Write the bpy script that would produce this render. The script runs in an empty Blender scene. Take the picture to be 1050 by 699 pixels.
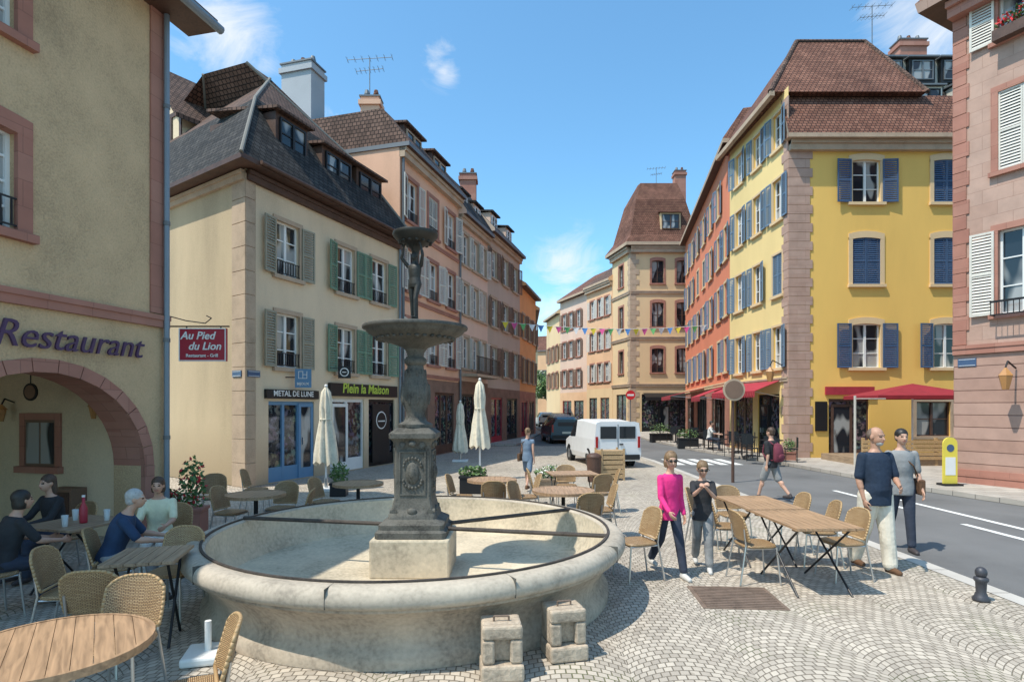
import bpy, bmesh, math, random
from mathutils import Matrix, Vector, Euler
random.seed(7)
R=math.radians
S=bpy.context.scene; COL=S.collection
V=Vector
# ---------------------------------------------------------------- materials
MATS={}
def nt(name):
    m=bpy.data.materials.new(name); m.use_nodes=True
    n=m.node_tree; b=n.nodes['Principled BSDF']
    return m,n,b
def N(n,t,**k):
    x=n.nodes.new(t)
    for a,v in k.items():
        if a in x.inputs.keys(): x.inputs[a].default_value=v
        else: setattr(x,a,v)
    return x
def ramp(n,src,stops):
    r=n.nodes.new('ShaderNodeValToRGB'); e=r.color_ramp.elements
    while len(e)<len(stops): e.new(0.5)
    for i,(p,c) in enumerate(stops):
        e[i].position=p; e[i].color=(c[0],c[1],c[2],1)
    n.links.new(src,r.inputs[0]); return r
def sc(c,k): return tuple(min(1,max(0,x*k)) for x in c[:3])
def mk(name,col,rough=.8,var=.12,scale=1.2,bump=.15,bs=35,metal=0,dist=.01,streak=False,spec=None,dirt=0):
    if name in MATS: return MATS[name]
    m,n,b=nt(name); L=n.links
    tc=N(n,'ShaderNodeTexCoord'); mp=N(n,'ShaderNodeMapping')
    L.new(tc.outputs['Object'],mp.inputs[0])
    if streak: mp.inputs['Scale'].default_value=(1,1,.25)
    a=N(n,'ShaderNodeTexNoise',Scale=scale,Detail=6.0,Roughness=.62); L.new(mp.outputs[0],a.inputs['Vector'])
    f=N(n,'ShaderNodeTexNoise',Scale=bs,Detail=3.0); L.new(tc.outputs['Object'],f.inputs['Vector'])
    mx=N(n,'ShaderNodeMath',operation='MULTIPLY_ADD'); L.new(f.outputs[0],mx.inputs[0]); mx.inputs[1].default_value=.35; 
    ad=N(n,'ShaderNodeMath',operation='MULTIPLY'); L.new(a.outputs[0],ad.inputs[0]); ad.inputs[1].default_value=.65
    L.new(ad.outputs[0],mx.inputs[2])
    r=ramp(n,mx.outputs[0],[(.30,sc(col,1-var*1.7)),(.5,col),(.70,sc(col,1+var))])
    out=r.outputs[0]
    if dirt:
        ge=N(n,'ShaderNodeNewGeometry'); sp=N(n,'ShaderNodeSeparateXYZ'); L.new(ge.outputs['Position'],sp.inputs[0])
        w=N(n,'ShaderNodeMath',operation='MULTIPLY_ADD'); L.new(a.outputs[0],w.inputs[0]); w.inputs[1].default_value=-1.6; L.new(sp.outputs[2],w.inputs[2])
        mr=N(n,'ShaderNodeMapRange'); L.new(w.outputs[0],mr.inputs[0]); mr.inputs[1].default_value=-.9; mr.inputs[2].default_value=.7; mr.inputs[3].default_value=dirt; mr.inputs[4].default_value=0
        mm=N(n,'ShaderNodeMixRGB',blend_type='MULTIPLY'); L.new(mr.outputs[0],mm.inputs[0]); L.new(out,mm.inputs[1]); mm.inputs[2].default_value=(.5,.46,.42,1)
        out=mm.outputs[0]
    L.new(out,b.inputs['Base Color'])
    b.inputs['Roughness'].default_value=rough; b.inputs['Metallic'].default_value=metal
    if spec is not None: b.inputs['Specular IOR Level'].default_value=spec
    if bump:
        bp=N(n,'ShaderNodeBump',Strength=bump,Distance=dist); L.new(mx.outputs[0],bp.inputs['Height']); L.new(bp.outputs[0],b.inputs['Normal'])
    MATS[name]=m; return m
def mkbrick(name,c1,c2,mortar,bw,bh,ms,bump=.4,dist=.01,rough=.85,var=.25,off=.5,nscale=1.0):
    if name in MATS: return MATS[name]
    m,n,b=nt(name); L=n.links
    tc=N(n,'ShaderNodeTexCoord')
    br=N(n,'ShaderNodeTexBrick',offset=off); L.new(tc.outputs['UV'],br.inputs['Vector'])
    br.inputs['Color1'].default_value=(*c1,1); br.inputs['Color2'].default_value=(*c2,1); br.inputs['Mortar'].default_value=(*mortar,1)
    br.inputs['Scale'].default_value=1; br.inputs['Brick Width'].default_value=bw; br.inputs['Row Height'].default_value=bh
    br.inputs['Mortar Size'].default_value=ms; br.inputs['Mortar Smooth'].default_value=.4
    no=N(n,'ShaderNodeTexNoise',Scale=nscale,Detail=7.0,Roughness=.65); L.new(tc.outputs['Object'],no.inputs['Vector'])
    r=ramp(n,no.outputs[0],[(.3,(1-var,)*3),(.7,(1+0*var,)*3)])
    mm=N(n,'ShaderNodeMixRGB',blend_type='MULTIPLY'); mm.inputs[0].default_value=1; L.new(br.outputs[0],mm.inputs[1]); L.new(r.outputs[0],mm.inputs[2])
    L.new(mm.outputs[0],b.inputs['Base Color']); b.inputs['Roughness'].default_value=rough
    b.inputs['Specular IOR Level'].default_value=.25
    iv=N(n,'ShaderNodeMath',operation='MULTIPLY_ADD'); L.new(br.outputs['Fac'],iv.inputs[0]); iv.inputs[1].default_value=-1
    L.new(no.outputs[0],iv.inputs[2])
    bp=N(n,'ShaderNodeBump',Strength=bump,Distance=dist); L.new(iv.outputs[0],bp.inputs['Height']); L.new(bp.outputs[0],b.inputs['Normal'])
    MATS[name]=m; return m
def flat(name,col,rough=.5,metal=0,bump=0): return mk(name,col,rough,.05,3,bump,60,metal)

def mkglass(name,dark=(.015,.02,.028),cur=(.34,.34,.33),amt=.54,vor=False):
    m,n,b=nt(name); L=n.links
    tc=N(n,'ShaderNodeTexCoord'); oi=N(n,'ShaderNodeObjectInfo')
    mp=N(n,'ShaderNodeMapping'); mp.inputs['Scale'].default_value=(1.2,1.2,.5) if not vor else (3.5,3.5,3.5)
    cx=N(n,'ShaderNodeCombineXYZ'); 
    mu=N(n,'ShaderNodeMath',operation='MULTIPLY'); L.new(oi.outputs['Random'],mu.inputs[0]); mu.inputs[1].default_value=37
    L.new(mu.outputs[0],cx.inputs[0]); L.new(mu.outputs[0],cx.inputs[2]); L.new(cx.outputs[0],mp.inputs['Location'])
    L.new(tc.outputs['Object'],mp.inputs[0])
    if vor:
        t=N(n,'ShaderNodeTexVoronoi',Scale=1.0); L.new(mp.outputs[0],t.inputs['Vector'])
        hs=N(n,'ShaderNodeHueSaturation'); hs.inputs['Saturation'].default_value=.45; hs.inputs['Value'].default_value=.22; L.new(t.outputs['Color'],hs.inputs['Color'])
        no=N(n,'ShaderNodeTexNoise',Scale=2.0); L.new(mp.outputs[0],no.inputs['Vector'])
        r=ramp(n,no.outputs[0],[(.45,(0,0,0)),(.6,(1,1,1))])
        mx=N(n,'ShaderNodeMixRGB'); L.new(r.outputs[0],mx.inputs[0]); mx.inputs[1].default_value=(*dark,1); L.new(hs.outputs[0],mx.inputs[2]); out=mx.outputs[0]
    else:
        t=N(n,'ShaderNodeTexNoise',Scale=1.6,Detail=1.0); L.new(mp.outputs[0],t.inputs['Vector'])
        r=ramp(n,t.outputs[0],[(amt-.03,dark),(amt+.03,cur)]); out=r.outputs[0]
    L.new(out,b.inputs['Base Color']); b.inputs['Roughness'].default_value=.06
    b.inputs['Specular IOR Level'].default_value=.6
    return m
GLASS=mkglass('window_glass'); SHOPGLASS=mkglass('shop_glass',vor=True)

M_white=flat('white_paint',(.76,.76,.74),.45)
M_plA=mk('ochre_render',(.56,.40,.235),.95,.24,.9,1.0,40,dist=.03,dirt=.5)
M_redst=mkbrick('red_sandstone',(.42,.19,.14),(.47,.235,.175),(.32,.155,.115),.6,.32,.006,.3)
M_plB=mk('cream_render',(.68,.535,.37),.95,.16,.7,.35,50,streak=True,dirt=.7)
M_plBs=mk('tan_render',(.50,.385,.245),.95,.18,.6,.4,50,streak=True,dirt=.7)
M_stone=mk('beige_sandstone',(.46,.34,.24),.9,.18,2,.3,30)
M_brst=mk('dark_brown_sandstone',(.24,.14,.10),.9,.2,2,.3,30)
M_pinkst=mkbrick('pink_sandstone',(.49,.315,.245),(.54,.365,.29),(.42,.265,.205),.62,.33,.008,.3,nscale=1.6)
M_rust=mkbrick('rusticated_sandstone',(.43,.26,.20),(.49,.315,.25),(.20,.115,.09),3.0,.30,.014,.7,.018,nscale=1.6)
M_pink=mk('pink_render',(.76,.45,.30),.95,.14,.6,.2,50,streak=True,dirt=.5)
M_dpk=mk('pale_pink_render',(.70,.50,.39),.95,.12,.5,.2,50,streak=True,dirt=.5)
M_gbr=mk('grey_brown_render',(.50,.40,.32),.95,.14,.5,.2,50,streak=True,dirt=.5)
M_orange=mk('orange_render',(.76,.37,.15),.95,.1,.5,.2,50)
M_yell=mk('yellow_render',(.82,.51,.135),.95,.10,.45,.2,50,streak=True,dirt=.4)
M_yelsun=mk('sunlit_yellow_render',(.84,.62,.27),.95,.08,.45,.2,50,streak=True)  # lighter copy of the yellow render, stronger sun painted into its colour
M_red=mk('red_orange_render',(.72,.225,.115),.95,.1,.5,.2,50,streak=True)
M_beige=mk('beige_render',(.72,.52,.30),.95,.12,.5,.2,50,streak=True)
M_peach=mk('peach_render',(.74,.46,.27),.95,.12,.5,.2,50)
M_grey=mk('grey_render',(.42,.43,.45),.9,.1,.5,.2,50)
M_cream2=mk('arcade_plaster',(.66,.54,.38),.9,.14,.7,.3,40)
M_tileR=mkbrick('red_clay_tiles',(.20,.085,.055),(.32,.15,.10),(.06,.03,.025),.17,.15,.018,.8,.03,var=.5,nscale=.9)
M_tileB=mkbrick('brown_clay_tiles',(.14,.085,.065),(.24,.145,.11),(.045,.03,.025),.17,.15,.018,.8,.03,var=.5,nscale=.9)
M_slate=mkbrick('dark_roof_tiles',(.035,.033,.033),(.085,.078,.072),(.012,.012,.013),.20,.16,.016,.9,.025,rough=.85,var=.5,nscale=.8)
M_wooddk=mk('dark_brown_wood',(.09,.045,.03),.6,.3,4,.2,30)
M_zinc=flat('zinc_metal',(.16,.17,.18),.55,.3)
M_hip=flat('hip_ridge_tiles',(.19,.18,.16),.85)
M_pipe=flat('painted_downpipe',(.20,.24,.28),.45,.2)
M_dark=flat('black_iron',(.018,.018,.02),.45,.3)
M_alu=flat('brushed_aluminium',(.55,.55,.54),.3,.85)
M_green=mk('green_shutter_paint',(.15,.25,.17),.6,.12,3,0)
M_taup=mk('grey_green_shutter_paint',(.30,.28,.21),.6,.12,3,0)
M_blue=mk('blue_shutter_paint',(.055,.10,.19),.5,.15,3,0)
M_blue2=mk('grey_blue_shutter_paint',(.15,.22,.30),.5,.15,3,0)
M_whsh=mk('white_shutter_paint',(.62,.58,.51),.6,.12,3,0)
M_brsh=mk('brown_shutter_paint',(.20,.12,.08),.6,.1,3,0)
M_bluesh=flat('blue_shopfront_paint',(.11,.25,.42),.4)
M_redcl=mk('red_awning_cloth',(.36,.025,.04),.85,.15,3,.15)
M_redcl2=mk('deep_red_parasol_cloth',(.26,.015,.025),.85,.15,3,.15)
M_signred=flat('red_sign_paint',(.36,.02,.04),.4)
M_purple=flat('purple_letter_paint',(.06,.025,.085),.4)
def mkwood(name,c,plank=.07):
    m,n,b=nt(name); L=n.links; tc=N(n,'ShaderNodeTexCoord')
    mp=N(n,'ShaderNodeMapping'); mp.inputs['Scale'].default_value=(14,1.2,14); L.new(tc.outputs['Object'],mp.inputs[0])
    a=N(n,'ShaderNodeTexNoise',Scale=2.5,Detail=5.0,Distortion=.6); L.new(mp.outputs[0],a.inputs['Vector'])
    r=ramp(n,a.outputs[0],[(.3,sc(c,.6)),(.55,c),(.75,sc(c,1.25))]); L.new(r.outputs[0],b.inputs['Base Color'])
    b.inputs['Roughness'].default_value=.5
    bp=N(n,'ShaderNodeBump',Strength=.25,Distance=.004); L.new(a.outputs[0],bp.inputs['Height']); L.new(bp.outputs[0],b.inputs['Normal'])
    return m
M_wood=mkwood('teak_wood',(.41,.25,.14)); M_wood2=mkwood('weathered_wood',(.34,.24,.155))
def mkwicker():
    m,n,b=nt('woven_wicker'); L=n.links; tc=N(n,'ShaderNodeTexCoord')
    br=N(n,'ShaderNodeTexBrick',offset=.5); L.new(tc.outputs['UV'],br.inputs['Vector'])
    br.inputs['Color1'].default_value=(.42,.26,.12,1); br.inputs['Color2'].default_value=(.55,.37,.19,1); br.inputs['Mortar'].default_value=(.10,.05,.025,1)
    br.inputs['Scale'].default_value=1; br.inputs['Brick Width'].default_value=.026; br.inputs['Row Height'].default_value=.011; br.inputs['Mortar Size'].default_value=.0022
    L.new(br.outputs[0],b.inputs['Base Color']); b.inputs['Roughness'].default_value=.5
    bp=N(n,'ShaderNodeBump',Strength=.6,Distance=.004,invert=True); L.new(br.outputs['Fac'],bp.inputs['Height']); L.new(bp.outputs[0],b.inputs['Normal'])
    return m
M_wick=mkwicker()
M_rim=mk('fountain_limestone',(.44,.375,.295),.85,.26,2.6,.5,30,dist=.012)
M_basin=mk('stained_limestone',(.40,.325,.245),.9,.36,1.8,.7,28,dist=.018,streak=True)
M_inner=mk('pale_basin_lining',(.54,.455,.33),.9,.30,1.4,.4,25)
M_cstone=mk('weathered_carved_stone',(.095,.09,.077),.8,.5,7,.7,50,dist=.014)
M_bronze=mk('patinated_bronze',(.035,.033,.028),.5,.35,7,.3,50,metal=.3)
M_iron=mk('rusted_iron_band',(.07,.055,.045),.7,.4,7,.3,50,metal=.2)
M_cupst=mk('weathered_bowl_bronze',(.07,.066,.056),.65,.5,7,.5,50,dist=.01)
M_block=mk('old_sandstone_block',(.44,.35,.26),.95,.34,4,.9,35,dist=.02)
M_leaf=mk('leaves',(.06,.12,.03),.6,.5,9,0); M_leafl=mk('light_leaves',(.12,.20,.05),.6,.4,9,0)
M_flow=flat('red_petals',(.6,.03,.04),.6); M_flow2=flat('white_petals',(.75,.7,.65),.6)
M_cloth=mk('cream_parasol_cloth',(.70,.63,.50),.9,.15,6,.3,20)
M_bark=mk('bark',(.12,.09,.06),.9,.3,8,.5,30)
M_rubber=flat('tyre_rubber',(.02,.02,.02),.8)

# cobbles
def mkcobble():
    m,n,b=nt('granite_setts'); L=n.links
    ge=N(n,'ShaderNodeTexCoord'); sp=N(n,'ShaderNodeSeparateXYZ'); 
    wn=N(n,'ShaderNodeTexNoise',Scale=.8,Detail=2.0); L.new(ge.outputs['Object'],wn.inputs['Vector'])
    va=N(n,'ShaderNodeVectorMath',operation='MULTIPLY_ADD'); L.new(wn.outputs['Color'],va.inputs[0]); va.inputs[1].default_value=(.14,.14,0); L.new(ge.outputs['Object'],va.inputs[2])
    L.new(va.outputs[0],sp.inputs[0])
    def mt(op,a,bb=None,c=None):
        x=N(n,'ShaderNodeMath',operation=op)
        for i,q in enumerate((a,bb,c)):
            if q is None: continue
            if isinstance(q,(int,float)): x.inputs[i].default_value=q
            else: L.new(q,x.inputs[i])
        return x.outputs[0]
    W=.95; RR=.63
    fr=mt('FLOORED_MODULO',sp.outputs[0],W); fr=mt('SUBTRACT',fr,W/2)
    sq=mt('MULTIPLY',fr,fr); sq=mt('SUBTRACT',RR*RR,sq); rt=mt('SQRT',sq)
    y2=mt('SUBTRACT',sp.outputs[1],rt)
    ang=mt('ARCSINE',mt('DIVIDE',fr,RR)); ang=mt('MULTIPLY',ang,RR)
    col=mt('FLOOR',mt('DIVIDE',sp.outputs[0],W)); ang=mt('ADD',ang,mt('MULTIPLY',col,3.77))
    cx=N(n,'ShaderNodeCombineXYZ'); L.new(ang,cx.inputs[0]); L.new(y2,cx.inputs[1])
    br=N(n,'ShaderNodeTexBrick',offset=.5); L.new(cx.outputs[0],br.inputs['Vector'])
    br.inputs['Color1'].default_value=(.43,.375,.315,1); br.inputs['Color2'].default_value=(.64,.565,.475,1); br.inputs['Mortar'].default_value=(.20,.165,.125,1)
    br.inputs['Scale'].default_value=1; br.inputs['Brick Width'].default_value=.080; br.inputs['Row Height'].default_value=.075; br.inputs['Mortar Size'].default_value=.007; br.inputs['Mortar Smooth'].default_value=.6
    no=N(n,'ShaderNodeTexNoise',Scale=.45,Detail=7.0,Roughness=.75); L.new(ge.outputs['Object'],no.inputs['Vector'])
    r=ramp(n,no.outputs[0],[(.32,(.70,.69,.67)),(.68,(1.0,.98,.95))])
    mm=N(n,'ShaderNodeMixRGB',blend_type='MULTIPLY'); mm.inputs[0].default_value=1; L.new(br.outputs[0],mm.inputs[1]); L.new(r.outputs[0],mm.inputs[2])
    n2=N(n,'ShaderNodeTexNoise',Scale=1.3,Detail=4.0); L.new(ge.outputs['Object'],n2.inputs['Vector'])
    r2=ramp(n,n2.outputs[0],[(.55,(0,0,0)),(.66,(.8,.8,.8))])
    f2=N(n,'ShaderNodeMath',operation='MULTIPLY'); L.new(br.outputs['Fac'],f2.inputs[0]); L.new(r2.outputs[0],f2.inputs[1])
    m2=N(n,'ShaderNodeMixRGB'); L.new(f2.outputs[0],m2.inputs[0]); L.new(mm.outputs[0],m2.inputs[1]); m2.inputs[2].default_value=(.12,.13,.05,1)
    n4=N(n,'ShaderNodeTexVoronoi',Scale=3.2); L.new(ge.outputs['Object'],n4.inputs['Vector'])
    r4=ramp(n,n4.outputs['Distance'],[(.05,(.55,.53,.5)),(.09,(1,1,1))])
    m3=N(n,'ShaderNodeMixRGB',blend_type='MULTIPLY'); m3.inputs[0].default_value=.6; L.new(m2.outputs[0],m3.inputs[1]); L.new(r4.outputs[0],m3.inputs[2])
    L.new(m3.outputs[0],b.inputs['Base Color']); b.inputs['Roughness'].default_value=.7
    n3=N(n,'ShaderNodeTexNoise',Scale=30.0,Detail=2.0); L.new(ge.outputs['Object'],n3.inputs['Vector'])
    h=mt('MULTIPLY_ADD',br.outputs['Fac'],-1.0,mt('MULTIPLY',n3.outputs[0],.35))
    bp=N(n,'ShaderNodeBump',Strength=.6,Distance=.012); L.new(h,bp.inputs['Height']); L.new(bp.outputs[0],b.inputs['Normal'])
    return m
M_cob=mkcobble()
M_asph=mk('asphalt',(.14,.137,.135),.9,.25,.5,.5,120,dist=.006)
M_slab=mkbrick('paving_slabs',(.42,.37,.32),(.50,.45,.39),(.20,.18,.16),.5,.35,.012,.4)
M_kerb=mkbrick('granite_kerb',(.52,.48,.43),(.58,.54,.49),(.25,.23,.21),20,.9,.012,.3)
M_line=mk('worn_road_paint',(.74,.74,.71),.7,.2,7,.1,60)
M_earth=mk('distant_ground',(.20,.19,.17),.95,.2,.1,.1)

# ---------------------------------------------------------------- mesh builder
class MB:
    def __init__(s,T=None): s.v=[];s.f=[];s.mi=[];s.mats=[];s.T=T or Matrix()
    def m(s,mat):
        if mat not in s.mats: s.mats.append(mat)
        return s.mats.index(mat)
    def add(s,vs,fs,mat,T=None):
        M=s.T if T is None else s.T@T
        o=len(s.v); s.v+= [M@V(p) for p in vs]; k=s.m(mat)
        for f in fs: s.f.append([o+i for i in f]); s.mi.append(k)
    def box(s,x0,x1,y0,y1,z0,z1,mat,T=None):
        vs=[(x,y,z) for z in (z0,z1) for y in (y0,y1) for x in (x0,x1)]
        s.add(vs,[(0,2,3,1),(4,5,7,6),(0,1,5,4),(2,6,7,3),(0,4,6,2),(1,3,7,5)],mat,T)
    def quad(s,a,b,c,d,mat): s.add([a,b,c,d],[(0,1,2,3)],mat)
    def cyl(s,p0,p1,r0,mat,r1=None,n=12,cap=True):
        p0=V(p0);p1=V(p1); r1=r0 if r1 is None else r1
        ax=(p1-p0).normalized(); a=ax.orthogonal().normalized(); b=ax.cross(a)
        vs=[];
        for p,r in ((p0,r0),(p1,r1)):
            for i in range(n):
                t=2*math.pi*i/n; vs.append(p+(a*math.cos(t)+b*math.sin(t))*r)
        fs=[(i,(i+1)%n,n+(i+1)%n,n+i) for i in range(n)]
        if cap: fs+= [tuple(range(n))[::-1],tuple(range(n,2*n))]
        s.add(vs,fs,mat)
    def tube(s,pts,r,mat,n=8):
        for a,b in zip(pts[:-1],pts[1:]): s.cyl(a,b,r,mat,n=n)
    def lathe(s,prof,mat,n=48,c=(0,0,0),cap=False,sx=1,sy=1):
        vs=[];fs=[]
        for r,z in prof:
            for i in range(n):
                t=2*math.pi*i/n; vs.append((c[0]+r*math.cos(t)*sx,c[1]+r*math.sin(t)*sy,c[2]+z))
        for k in range(len(prof)-1):
            for i in range(n):
                j=(i+1)%n; fs.append((k*n+i,k*n+j,(k+1)*n+j,(k+1)*n+i))
        if cap: fs.append(tuple(range(n))[::-1]); fs.append(tuple(range((len(prof)-1)*n,len(prof)*n)))
        s.add(vs,fs,mat)
    def sph(s,c,r,mat,nu=14,nv=9,T=None):
        if not hasattr(r,'__len__'): r=(r,r,r)
        vs=[];fs=[]
        for k in range(nv+1):
            ph=math.pi*(k+.0)/nv; ph=min(max(ph,.02),math.pi-.02)
            for i in range(nu):
                t=2*math.pi*i/nu
                vs.append((c[0]+r[0]*math.sin(ph)*math.cos(t),c[1]+r[1]*math.sin(ph)*math.sin(t),c[2]+r[2]*math.cos(ph)))
        for k in range(nv):
            for i in range(nu):
                j=(i+1)%nu; fs.append((k*nu+i,(k+1)*nu+i,(k+1)*nu+j,k*nu+j))
        fs.append(tuple(range(nu))); fs.append(tuple(range(nv*nu,(nv+1)*nu))[::-1])
        s.add(vs,fs,mat,T)
    def cap(s,p0,r0,p1,r1,mat,n=12):
        p0=V(p0);p1=V(p1); ax=(p1-p0)
        if ax.length<1e-5: s.sph(p0,r0,mat); return
        ax.normalize(); a=ax.orthogonal().normalized(); b=ax.cross(a)
        rings=[]
        for k in range(1,5):
            t=math.pi/2*k/4; rings.append((p0-ax*r0*math.cos(t),r0*math.sin(t)))
        for k in range(4,0,-1):
            t=math.pi/2*k/4; rings.append((p1+ax*r1*math.cos(t),r1*math.sin(t)))
        vs=[];fs=[]
        for p,r in rings:
            for i in range(n):
                t=2*math.pi*i/n; vs.append(p+(a*math.cos(t)+b*math.sin(t))*r)
        for k in range(len(rings)-1):
            for i in range(n):
                j=(i+1)%n; fs.append((k*n+i,k*n+j,(k+1)*n+j,(k+1)*n+i))
        fs.append(tuple(range(n))[::-1]); fs.append(tuple(range((len(rings)-1)*n,len(rings)*n)))
        s.add(vs,fs,mat)
    def rings(s,rs,mat,n=20,T=None):
        vs=[];fs=[]
        for x,y,z,rx,ry in rs:
            for i in range(n):
                t=2*math.pi*i/n; c,q=math.cos(t),math.sin(t)
                vs.append((x+rx*c,y+ry*q,z))
        for k in range(len(rs)-1):
            for i in range(n):
                j=(i+1)%n; fs.append((k*n+i,k*n+j,(k+1)*n+j,(k+1)*n+i))
        fs.append(tuple(range(n))[::-1]); fs.append(tuple(range((len(rs)-1)*n,len(rs)*n)))
        s.add(vs,fs,mat,T)
    def prism(s,poly,y0,y1,mat):
        n=len(poly); vs=[(x,y0,z) for x,z in poly]+[(x,y1,z) for x,z in poly]
        fs=[tuple(range(n)),tuple(range(n,2*n))[::-1]]+[(i,n+i,n+(i+1)%n,(i+1)%n) for i in range(n)]
        s.add(vs,fs,mat)
    def mesh(s,name,smooth=False):
        me=bpy.data.meshes.new(name); me.from_pydata([tuple(p) for p in s.v],[],s.f)
        for m in s.mats: me.materials.append(m)
        me.polygons.foreach_set('material_index',s.mi)
        if smooth: me.polygons.foreach_set('use_smooth',[True]*len(s.f))
        uv=me.uv_layers.new(name='UVMap'); me.update()
        Z=V((0,0,1))
        for p in me.polygons:
            nn=p.normal
            u=Z.cross(nn)
            if u.length<.05: u=V((1,0,0)); w=V((0,1,0))
            else: u.normalize(); w=nn.cross(u)
            for li in p.loop_indices:
                co=me.vertices[me.loops[li].vertex_index].co
                uv.data[li].uv=(co.dot(u),co.dot(w))
        return me
    def obj(s,name,parent=None,smooth=False,bevel=0,mw=None):
        o=bpy.data.objects.new(name,s.mesh(name,smooth)); COL.objects.link(o)
        if parent: o.parent=parent
        if mw is not None: o.matrix_local=mw
        if bevel:
            b=o.modifiers.new('bevel','BEVEL'); b.width=bevel; b.segments=2; b.limit_method='ANGLE'; b.angle_limit=R(40)
        return o
def autosmooth(o,ang=35):
    me=o.data
    bm=bmesh.new(); bm.from_mesh(me)
    for f in bm.faces: f.smooth=True
    for e in bm.edges:
        if len(e.link_faces)==2 and e.calc_face_angle(0)>R(ang): e.smooth=False
    bm.to_mesh(me); bm.free()
def thing(name,label,cat,loc=(0,0,0),rz=0,group=None):
    e=bpy.data.objects.new(name,None); COL.objects.link(e); e.empty_display_size=.2
    e.location=loc; e.rotation_euler=(0,0,rz); e['label']=label; e['category']=cat
    if group: e['group']=group
    return e
def copy_thing(src,loc,rz,label=None,scale=None):
    e=src.copy(); COL.objects.link(e); e.location=loc; e.rotation_euler=(0,0,rz)
    if label: e['label']=label
    if scale: e.scale=(scale,)*3
    def rec(a,b):
        for c in a.children:
            d=c.copy(); COL.objects.link(d); d.parent=b; rec(c,d)
    rec(src,e); return e
def child_mesh(name,me,parent,mw):
    o=bpy.data.objects.new(name,me); COL.objects.link(o); o.parent=parent; o.matrix_local=mw; return o
def text(body,size,mat,parent,mw,ext=.01,shear=0,bold=0,align='CENTER',name='lettering'):
    c=bpy.data.curves.new('t','FONT'); c.body=body; c.size=size; c.extrude=ext; c.shear=shear; c.offset=bold; c.align_x=align; c.resolution_u=3
    o=bpy.data.objects.new('t',c); COL.objects.link(o); bpy.context.view_layer.update()
    dg=bpy.context.evaluated_depsgraph_get(); me=bpy.data.meshes.new_from_object(o.evaluated_get(dg)); bpy.data.objects.remove(o)
    me.materials.clear(); me.materials.append(mat)
    ob=child_mesh(name,me,parent,mw@Matrix.Rotation(R(90),4,'X')); return ob
def Tr(x,y,z): return Matrix.Translation((x,y,z))
def foliage(mb,c,r,n,mat,s=.05,mat2=None):
    for i in range(n):
        d=V((random.gauss(0,1),random.gauss(0,1),random.gauss(0,1))).normalized()*(random.random()**.4)
        p=V((c[0]+d.x*r[0],c[1]+d.y*r[1],c[2]+d.z*r[2]))
        a=V((random.uniform(-1,1),random.uniform(-1,1),random.uniform(-1,1))).normalized(); b=a.orthogonal().normalized()
        k=s*random.uniform(.6,1.4)
        mb.quad(p-a*k,p-b*k*.5,p+a*k,p+b*k*.5,mat2 if (mat2 and random.random()<.4) else mat)

# ---------------------------------------------------------------- houses
def frameM(P,Q,O):
    d=(V(Q)-V(P)).normalized()
    return Matrix(((d.x,-d.y,0,P[0]-O[0]),(d.y,d.x,0,P[1]-O[1]),(0,0,1,0),(0,0,0,1)))
def offs(pts,ins):
    n=len(pts); out=[]
    L=[]
    for i in range(n):
        a=V(pts[i]);b=V(pts[(i+1)%n]); d=(b-a).normalized(); q=V((-d.y,d.x)); L.append((a+q*ins[i],d))
    for i in range(n):
        p,d=L[i-1]; q,e=L[i]; den=d.x*e.y-d.y*e.x
        t=((q.x-p.x)*e.y-(q.y-p.y)*e.x)/den; out.append(p+d*t)
    return out
WC={}
def window_mesh(w,h,fm,sm,arch,rows,glass,sill=True,sw=.14,depth=.18):
    key=(round(w,2),round(h,2),fm.name,sm.name if sm else '',arch,rows,glass.name,sill,sw)
    if key in WC: return WC[key]
    b=MB(); a=w/2
    if sm:
        for x0,x1 in ((-a-sw,-a+.006),(a-.006,a+sw)): b.box(x0,x1,-.035,.03,-.0,h,sm)
        if arch:
            k=8; top=h+sw
            for i in range(k):
                x0=-a-sw+(2*a+2*sw)*i/k; x1=-a-sw+(2*a+2*sw)*(i+1)/k
                t0=top+arch*(1-(2*i/k-1)**2); t1=top+arch*(1-(2*(i+1)/k-1)**2)
                u0=2*i/k-1;u1=2*(i+1)/k-1
                b0=h-arch*.9*u0*u0-.0; b1=h-arch*.9*u1*u1
                vs=[(x0,-.037,b0),(x1,-.037,b1),(x1,-.037,t1),(x0,-.037,t0),(x0,.16,b0),(x1,.16,b1),(x1,.03,t1),(x0,.03,t0)]
                b.add(vs,[(0,1,2,3),(0,4,5,1),(3,2,6,7),(0,3,7,4),(1,5,6,2)],sm)
        else: b.box(-a-sw,a+sw,-.037,.03,h-.006,h+sw,sm)
        if sill: b.box(-a-sw-.03,a+sw+.03,-.1,.16,-.1,.004,sm)
    f=.05; y0,y1=depth-.08,depth-.02
    b.box(-a,-a+f,y0,y1,0,h,fm); b.box(a-f,a,y0,y1,0,h,fm); b.box(-a+f,a-f,y0,y1,0,f,fm); b.box(-a+f,a-f,y0,y1,h-f,h,fm)
    if w>.6: b.box(-.04,.04,y0-.01,y1,f,h-f,fm)
    for r in range(1,rows):
        z=h*r/rows; b.box(-a+f,a-f,y0+.015,y1-.01,z-.015,z+.015,fm)
    b.quad((-a+.01,y1-.02,.01),(a-.01,y1-.02,.01),(a-.01,y1-.02,h-.01),(-a+.01,y1-.02,h-.01),glass)
    WC[key]=b.mesh('window'); return WC[key]
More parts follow.
